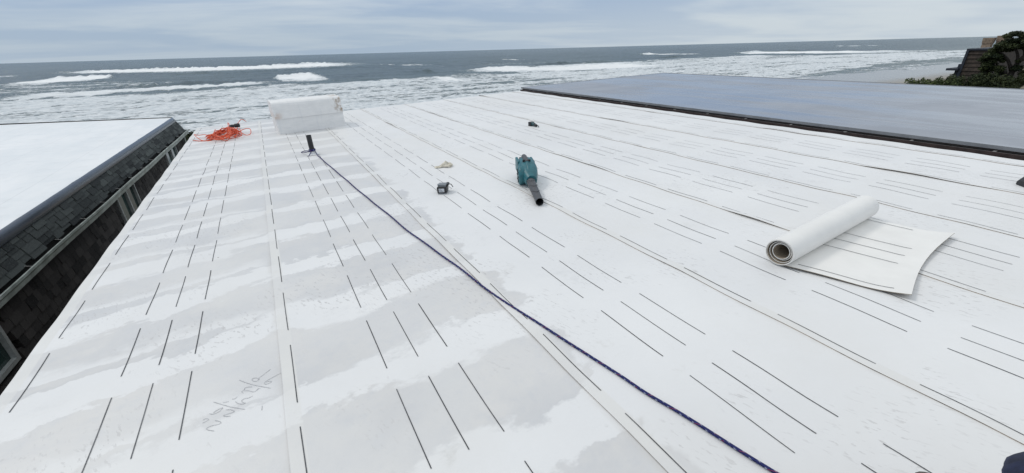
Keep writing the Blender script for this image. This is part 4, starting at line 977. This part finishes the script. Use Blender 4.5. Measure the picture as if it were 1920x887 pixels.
for i, n_ in enumerate(names): me.skin_vertices[0].data[i].radius = (RAD[n_], RAD[n_])
me.skin_vertices[0].data[0].use_root = True
pe.modifiers.new('sub', 'SUBSURF').levels = 3; pe.modifiers['sub'].render_levels = 3
bpy.context.view_layer.update()
em = bpy.data.meshes.new_from_object(pe.evaluated_get(bpy.context.evaluated_depsgraph_get()))
bpy.data.objects.remove(pe)
pe = bpy.data.objects.new('person', em); C.objects.link(pe); onroof(pe)
em.materials.clear()
for q_ in (NAVY_CLOTH, SKIN): em.materials.append(q_)
hd = Vector(J['head']); lw, rw = Vector(J['lhand']), Vector(J['rhand'])
for v in em.vertices:                                       # cloth folds, nose and brow
    c = v.co; dh = c-hd
    if c.z > .74: 
        f_ = Vector((.75, .66, 0)).normalized(); s_ = Vector((-f_.y, f_.x, 0)); a_, l_, z_ = dh.dot(f_), dh.dot(s_), dh.z
        v.co += f_*(.022*math.exp(-(l_/.014)**2-((z_+.012)/.022)**2)*(a_ > .05)-.008*(math.exp(-((abs(l_)-.032)/.014)**2-((z_-.012)/.012)**2))*(a_ > .05)-.004*math.exp(-(l_/.03)**2-((z_+.055)/.006)**2)*(a_ > .04))
    elif (c-lw).length > .12 and (c-rw).length > .12:
        k_ = .030*float(fbm(np.array(c.x*17+c.z*9), np.array(c.y*17-c.z*13), 4, 71))+.003*math.sin(c.z*85+c.x*30); v.co += v.normal*k_
for p_ in em.polygons:
    c = p_.center; skin_ = c.z > .70 or (c-lw).length < .11 and c.z < .13 or (c-rw).length < .11
    p_.material_index = 1 if skin_ else 0; p_.use_smooth = True
tag(pe, 'person in navy trousers sitting at the corner, only a bent knee and boot showing', 'person')
def boot(ank, toe):
    a, t = Vector(J[ank]), Vector(J[toe]); d_ = (t-a); d_.z = 0; d_.normalize(); s_ = Vector((-d_.y, d_.x, 0)); q = MB(); rows = []
    for x_, w_, z0, z1 in ((-.085, .030, .004, .10), (-.07, .042, .004, .165), (-.02, .046, .004, .165), (.03, .046, .004, .125), (.08, .050, .004, .10), (.15, .052, .004, .090), (.20, .046, .004, .080), (.225, .034, .006, .064), (.238, .016, .012, .042)):
        rows.append([tuple(a.xy.to_3d()+d_*x_+s_*(w_*math.copysign(abs(math.cos(2*PI*k/16))**.7, math.cos(2*PI*k/16)))+Vector((0, 0, (z0+z1)/2+(z1-z0)/2*math.copysign(abs(math.sin(2*PI*k/16))**.7, math.sin(2*PI*k/16))))) for k in range(16)])
    q.loft(rows, 0, True, True, True); return q.build('boot', BOOT_M, pe)
boot('lank', 'ltoe'); boot('rank', 'rtoe')
q = MB(); rows = []
for i in range(8):
    a = i/7*PI*.52; rows.append([(hd.x-.02+.108*math.sin(a)*math.cos(2*PI*k/20), hd.y-.018+.108*math.sin(a)*math.sin(2*PI*k/20), hd.z+.005+.112*math.cos(a)) for k in range(20)])
rows[0] = [(hd.x-.02+.002*math.cos(2*PI*k/20), hd.y-.018+.002*math.sin(2*PI*k/20), hd.z+.117) for k in range(20)]
q.loft(rows, 0, True, True, True); q.build('hair', HAIR_M, pe)
